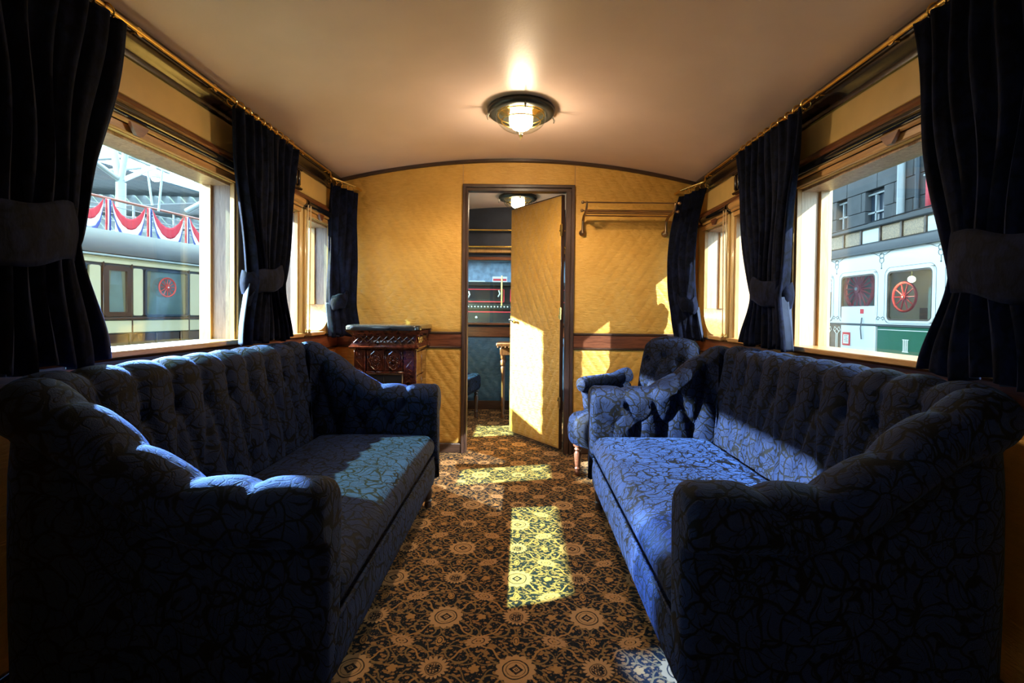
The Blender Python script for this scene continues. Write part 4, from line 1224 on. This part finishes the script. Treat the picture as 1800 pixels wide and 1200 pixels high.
for px, py, Y in ((277, 315, 13), (363, 348, 15)):
    t = thing('hall_lamp', 'bright hall lamp ' + ('above the third bunting swag' if px < 300 else 'near the window jamb, above the bunting'), 'lamp', wp(px, py, Y))
    MB().lathe([(.02, .16), (.10, .12), (.13, .02), (.12, 0)], n=16).build('shade', 'steel_white', t)
    MB().sphere((0, 0, -.01), .10, 12, 8, sz=.7).build('bulb', 'hall_bulb', t)

# ---- tram on the other side
TX = 5.76 + CX
def tY(px): return F*(TX-CX)/(px-915)
def tz(px, py): return ZP(py, tY(px), px)
tr = thing('tram', 'white and green tram carriage with grey roof and clerestory on the next track', 'tram', (TX, 8, 0))
MT = Matrix.Translation((-TX, -8, 0))
def GQ(mb, nm, mt, parent=tr, **k):
    o = mb.build(nm, mt, parent, **k)
    if parent is tr: o.matrix_parent_inverse = MT
    return o
ya_, yb_ = -1.0, 22.0
rb = tz(1560, 440)
win = [(1470-915, 1540-915), (1555-915, 1642-915), (1662-915, 1745-915)]
wins = []
p_ = tY(1475) - tY(1557); y_ = tY(1645)
for k in range(-5, 9):
    wins.append((tY(1641) + k*(tY(1556)-tY(1641)+.20), tY(1556) + k*(tY(1556)-tY(1641)+.20)))
wz0, wz1 = tz(1600, 567), tz(1600, 470)
# body built as bands and posts, so that the windows are open
GQ(MB().box(TX, TX+.06, ya_, yb_, wz1, rb+.02), 'upper_side', 'tram_white')
GQ(MB().box(TX, TX+.06, ya_, yb_, wz0-.035, wz0), 'window_ledge', 'tram_white')
GQ(MB().box(TX-.03, TX+.06, ya_, yb_, wz0-.07, wz0-.035, .006), 'belt_rail', 'tram_roof')
GQ(MB().box(TX, TX+.06, ya_, tY(1543), -.3, wz0-.07), 'green_side', 'tram_green')
GQ(MB().box(TX-.004, TX, ya_, tY(1543), wz0-.125, wz0-.115), 'lining', 'paper')
wins = sorted(q for q in wins if q[0] > ya_ + .1)
yy = ya_
for a, b in wins:
    GQ(MB().box(TX, TX+.06, yy, a, wz0, wz1), 'window_post', 'tram_white')
    f = GQ(rframe(a, b, wz0, wz1, .09, TX-.01, .025, .04), 'window_frame', 'tram_white')
    g = rframe(a+.022, b-.022, wz0+.022, wz1-.022, .07, TX+.0, .03, .03); GQ(g, 'inner_frame', 'window_dark', f)
    GQ(MB().box(TX+.02, TX+.024, a+.03, b-.03, wz0+.03, wz1-.03), 'window_glass', 'carriage_glass', f)
    yy = b
GQ(MB().box(TX, TX+.06, yy, yb_, wz0, wz1), 'window_post', 'tram_white')
GQ(MB().box(TX+1.9, TX+1.95, ya_, yb_, -.3, rb), 'far_side', 'pale_panel')
GQ(MB().box(TX, TX+1.95, ya_, yb_, -.3, -.2), 'tram_floor', 'window_dark')
GQ(MB().box(TX+.3, TX+.34, tY(1622), tY(1595), .2, 1.55), 'inner_door', 'pale_panel')
GQ(MB().box(TX+.5, TX+.54, tY(1600), tY(1560), .2, 1.25), 'seat_back', 'mahogany_y')
lm = thing('tram_lamp', 'warm ceiling lamp glowing inside the tram', 'lamp', (TX+.6, tY(1598)*1.1, 1.72))
MB().sphere((0, 0, 0), .055, 12, 8).build('globe', 'bulb_soft', lm); MB().tube([(0, 0, .05), (0, 0, .16)], .01, 8).build('stem', 'brass', lm)
for yq in (6.4, 8.8):  # unseen point lights added to brighten the tram interior
    l = bpy.data.lights.new('tram_fill', 'POINT'); l.energy = 26; l.color = (1, .8, .55); l.shadow_soft_size = .06
    lq = bpy.data.objects.new('tram_fill', l); COL.objects.link(lq); lq.location = (TX+.9, yq, 1.7)
# white door and dark doorway, end of the green side
d0, d1 = tY(1541), tY(1480)
GQ(MB().box(TX-.02, TX+.05, d0+.01, d1, -.2, tz(1510, 540)+.02, .01), 'door_panel', 'tram_white')
GQ(MB().tube([(TX-.05, tY(1520), tz(1520, 558)), (TX-.065, tY(1519.5), tz(1520, 577)), (TX-.05, tY(1520), tz(1520, 596))], .010, 8), 'door_handle', 'black_gloss')
GQ(MB().box(TX-.03, TX-.018, tY(1520)-.0, tY(1516)+.02, tz(1519, 551), tz(1519, 543)), 'door_tag', 'notice_red')
GQ(MB().box(TX, TX+.06, d1, yb_, -.3, wz0-.07), 'dark_side', 'window_dark')
nt = thing('door_notice', 'white notice with red border on the white tram door', 'sign', (TX-.03, tY(1491), tz(1491, 595)))
h2 = .115
MB().box(-.004, .004, -.095, .095, -h2, h2).build('red_border', 'notice_red', nt)
MB().box(-.006, -.004, -.068, .068, -h2+.03, h2-.04).build('paper_field', 'paper', nt)
for k in range(5): MB().box(-.008, -.006, -.045+.01*(k % 2), .045-.008*(k % 3), .05-.024*k, .058-.024*k).build('text_line', 'thin_line', nt)
# numeral III with serifs
nm = thing('class_numeral', 'white numeral III on the green tram side', 'numeral', (TX-.004, tY(1593), tz(1593, 608)))
for k in (-1, 0, 1):
    MB().box(-.004, .002, k*.035-.010, k*.035+.010, -.085, .085).build('numeral_stroke', 'paper', nm)
MB().box(-.004, .002, -.058, .058, .085, .097).build('serif_bar', 'paper', nm); MB().box(-.004, .002, -.058, .058, -.097, -.085).build('serif_bar', 'paper', nm)
# lining ornaments: looped knots over the posts, drops, little scrolls at the foot
def ornament(y, z, sc=1.0, nm_='knot_ornament', mt='thin_line'):
    x = TX-.004; mb = MB()
    for dz in (.05, -.02): mb.tube([(x, y + .045*sc*math.cos(q), z + dz*sc + .045*sc*math.sin(q)) for q in [2*PI*k/18 for k in range(18)]], .0045*sc, 5, closed=True)
    mb.tube([(x, y, z-.07*sc), (x, y, z-.15*sc)], .004*sc, 5); mb.sphere((x, y, z-.15*sc), .012*sc, 6, 4)
    for sg in (-1, 1): mb.tube([(x, y, z+.08*sc), (x, y+sg*.07*sc, z+.06*sc), (x, y+sg*.18*sc, z+.11*sc), (x, y+sg*.26*sc, z+.12*sc)], .0045*sc, 5)
    GQ(mb, nm_, mt)
posts = [(wins[i][1] + wins[i+1][0])/2 for i in range(len(wins)-1)]
for y in posts:
    if y < 12: ornament(y, rb-.12, 1.0)
    x = TX-.004; mb = MB()
    for sg in (-1, 1): mb.tube([(x, y+sg*.01, wz0+.06), (x, y+sg*.05, wz0+.085), (x, y+sg*.085, wz0+.055), (x, y+sg*.05, wz0+.03), (x, y+sg*.03, wz0+.05)], .005, 5)
    if y < 12: GQ(mb, 'foot_scroll', 'thin_line')
for a, b in wins:
    if a < 12: GQ(rframe(a-.03, b+.03, wz0-.02, wz1+.04, .12, TX-.003, .006, .003), 'lining_frame', 'thin_line')
for y in (tY(1457), tY(1472)):
    mb = MB(); x = TX-.006; z = tz(1465, 583)
    for sg in (-1, 1):
        mb.tube([(x, y+sg*.02, z-.35), (x, y+sg*.02, z-.02), (x, y+sg*.09, z+.04), (x, y+sg*.06, z+.10), (x, y+sg*.01, z+.06), (x, y+sg*.05, z+.02)], .008, 5)
    GQ(mb, 'white_scroll', 'paper')
mb = MB(); pr = [(TX-.10, rb), (TX-.10, rb+.03), (TX+.05, rb+.16), (TX+.40, rb+.26), (TX+1.6, rb+.26), (TX+2.0, rb)]
GQ(mb.prism([(x, ya_, z) for x, z in pr], (0, yb_-ya_, 0)), 'tram_roof', 'tram_roof')
GQ(MB().box(TX+.46, TX+1.5, ya_, yb_, rb+.24, rb+.52), 'clerestory', 'pale_panel')
GQ(MB().box(TX+.38, TX+1.6, ya_, yb_, rb+.52, rb+.62, .02), 'clerestory_roof', 'tram_roof')
plain('etched_glass', (.30, .20, .10), .25, var=.5, vscale=60); plain('pale_glass', (.62, .68, .68), .2)
k = 0; y = 5.6
while y < 13:
    GQ(MB().box(TX+.44, TX+.455, y, y+.40, rb+.27, rb+.50, .004), 'clerestory_light', 'etched_glass' if k % 3 else 'pale_glass')
    GQ(MB().box(TX+.42, TX+.46, y+.41, y+.45, rb+.25, rb+.52, .004), 'clerestory_post', 'window_dark')
    y += .47; k += 1
GQ(MB().tube([(TX+.2, 5, rb+.62), (TX+.2, 12, rb+.50)], .012, 6), 'trolley_cable', 'black_gloss')
reflected_wheel('reflected_wheel', 'large red spoked wheel reflected in the tram window by the door', (TX+.32, tY(1508)*1.055, tz(1508, 505)), .36, (0, 0, PI/2), 18)
reflected_wheel('reflected_wheel', 'smaller ten-spoked red wheel reflected in the tram window above the green side', (TX+1.1, tY(1588)*1.19, tz(1588, 515)), .26, (0, 0, PI/2), 10)

# ---- stone building behind the tram
BX = 11.0
bl = thing('stone_building', 'grey stone building with dark windows rising behind the tram', 'building', (BX, 15, 0))
MB_ = Matrix.Translation((-BX, -15, 0))
def BQ(mb, nm, mt, parent=bl, **k):
    o = mb.build(nm, mt, parent, **k)
    if parent is bl: o.matrix_parent_inverse = MB_
    return o
def bY(px): return F*(BX-CX)/(px-915)
def bz(px, py): return ZP(py, bY(px), px)
top_ = 6.3
BQ(MB().box(BX+.25, BX+.6, 4, 40, -1, top_), 'wall_core', 'concrete')
holes = []
for a, b, c, d in ((1466, 1484, 358, 408), (1516, 1548, 340, 405)):
    holes.append((bY(b), bY(a), bz((a+b)/2, d), bz((a+b)/2, c)))
# stone courses: individual blocks, leaving the openings
zc_ = bz(1550, 470); row = 0
while zc_ < top_:
    hgt = .62; y = 9.5 - (row % 2)*.7
    while y < 24:
        L = 1.38; segs = [(y, y+L)]
        for h0, h1, g0, g1 in holes:
            if g0 < zc_+hgt-.05 and g1 > zc_+.05:
                ns = []
                for p, q in segs:
                    if q <= h0 or p >= h1: ns.append((p, q))
                    else:
                        if p < h0: ns.append((p, h0))
                        if q > h1: ns.append((h1, q))
                segs = ns
        for p, q in segs:
            if q-p > .06: BQ(MB().box(BX+.0, BX+.26, p+.008, q-.008, zc_+.008, zc_+hgt-.008, .012), 'stone', 'concrete')
        y += L
    zc_ += hgt; row += 1
for h0, h1, g0, g1 in holes:
    f = BQ(MB().box(BX+.20, BX+.24, h0, h1, g0, g1), 'window_opening', 'coach_navy')
    g0 += .0
    for k in range(3): BQ(MB().box(BX+.10, BX+.16, h0, h1, lerp(g0, g1, k/2)-.025, lerp(g0, g1, k/2)+.025), 'window_bar', 'steel_white', f)
    for k in range(2): BQ(MB().box(BX+.10, BX+.16, lerp(h0, h1, k*.55)-.0, lerp(h0, h1, k*.55)+.05, g0, g1), 'window_bar', 'steel_white', f)
for px in (1583, 1612):
    BQ(MB().tube([(BX-.08, bY(px), -1), (BX-.08, bY(px), top_)], .10 if px == 1583 else .06, 10), 'drain_pipe', 'steel_slat' if px != 1583 else 'steel_white')
BQ(MB().box(BX-.5, BX, 8, 30, bz(1600, 402), bz(1600, 392)), 'ledge', 'concrete')
bn = thing('red_banner', 'red cloth banner hanging on the grey stone building', 'banner', (BX-.15, bY(1650), bz(1650, 340)))
z0_, z1_ = bz(1650, 372) - bz(1650, 340), bz(1650, 302) - bz(1650, 340)
o = MB().grid(lambda u, v: (.02*math.sin(u*20), lerp(bY(1700)-bY(1650), bY(1631)-bY(1650), u), lerp(z0_, z1_, v)), 40, 2).build('cloth', 'flag_red', bn)
o.modifiers.new('thick', 'SOLIDIFY').thickness = .02
MB().tube([(0, bY(1700)-bY(1650), z1_), (0, bY(1628)-bY(1650), z1_)], .03, 8).build('banner_pole', 'steel_white', bn)

# ---- dark locomotive tender beyond the end window
lo = thing('locomotive_tender', 'black locomotive tender with red lining and rivets outside the end window', 'locomotive', (0, 8.2, 0))
ML = Matrix.Translation((0, -8.2, 0))
def LQ(mb, nm, mt): o = mb.build(nm, mt, lo); o.matrix_parent_inverse = ML; return o
plain('loco_black', (.012, .014, .016), .22, coat=.6)
LQ(MB().box(-3, 3, 8.2, 10, -.5, 1.60), 'tank', 'loco_black')
LQ(MB().box(-3, 3, 8.14, 8.22, 1.56, 1.62, .01), 'top_rail', 'loco_black')
LQ(MB().box(-3, 3, 8.15, 8.2, 1.16, 1.24, .01), 'riveted_strip', 'loco_black')
for k in range(34): LQ(MB().sphere((-1.4+k*.055, 8.148, 1.20), .013, 8, 5), 'rivet', 'steel_white')
def redrect(x0, x1, z0, z1):
    mb = MB()
    for a, b, c, d in ((x0, x1, z0, z0+.012), (x0, x1, z1-.012, z1), (x0, x0+.012, z0, z1), (x1-.012, x1, z0, z1)): mb.box(a, b, 8.19, 8.2, c, d)
    LQ(mb, 'red_lining', 'notice_red')
redrect(-1.3, -.25, 1.28, 1.50); redrect(-1.0, .4, .60, 1.12); redrect(-.15, 1.0, 1.28, 1.50)
LQ(MB().tube([(-.29, 8.10, 1.22), (-.29, 8.10, 1.72)], .015, 8), 'brass_handrail', 'brass')
for z in (1.02, .90): LQ(MB().sphere((-.72, 8.19, z), .022, 10, 6), 'lamp_iron', 'steel_white')
for x, z in ((-.86, 1.40), (-.35, 1.42)): LQ(MB().tube([(x, 8.17, z-.05), (x+.03, 8.15, z), (x+.01, 8.16, z+.06)], .012, 8), 'hand_grip', 'steel_white')
gp = thing('parked_wagon', 'pale blue wagon side glimpsed above the black tender', 'wagon', (0, 11, 0))
plain('wagon_blue', (.18, .27, .36), .5, var=.3)
MB().box(-5, 4, 0, .5, 0, 2.25).build('wagon_side', 'wagon_blue', gp)
MB().box(-5, 4, -.4, .8, 2.25, 2.32).build('wagon_roof', 'steel_white', gp)
MB().box(-.62, -.28, -.02, .01, 1.55, 1.92, .01).build('poster', 'paper', gp)
MB().box(-.60, -.30, -.03, -.01, 1.82, 1.87).build('poster_band', 'notice_red', gp)
MB().box(-1.15, -.78, -.02, .01, 1.50, 1.82, .08).build('bright_window', 'paper', gp)
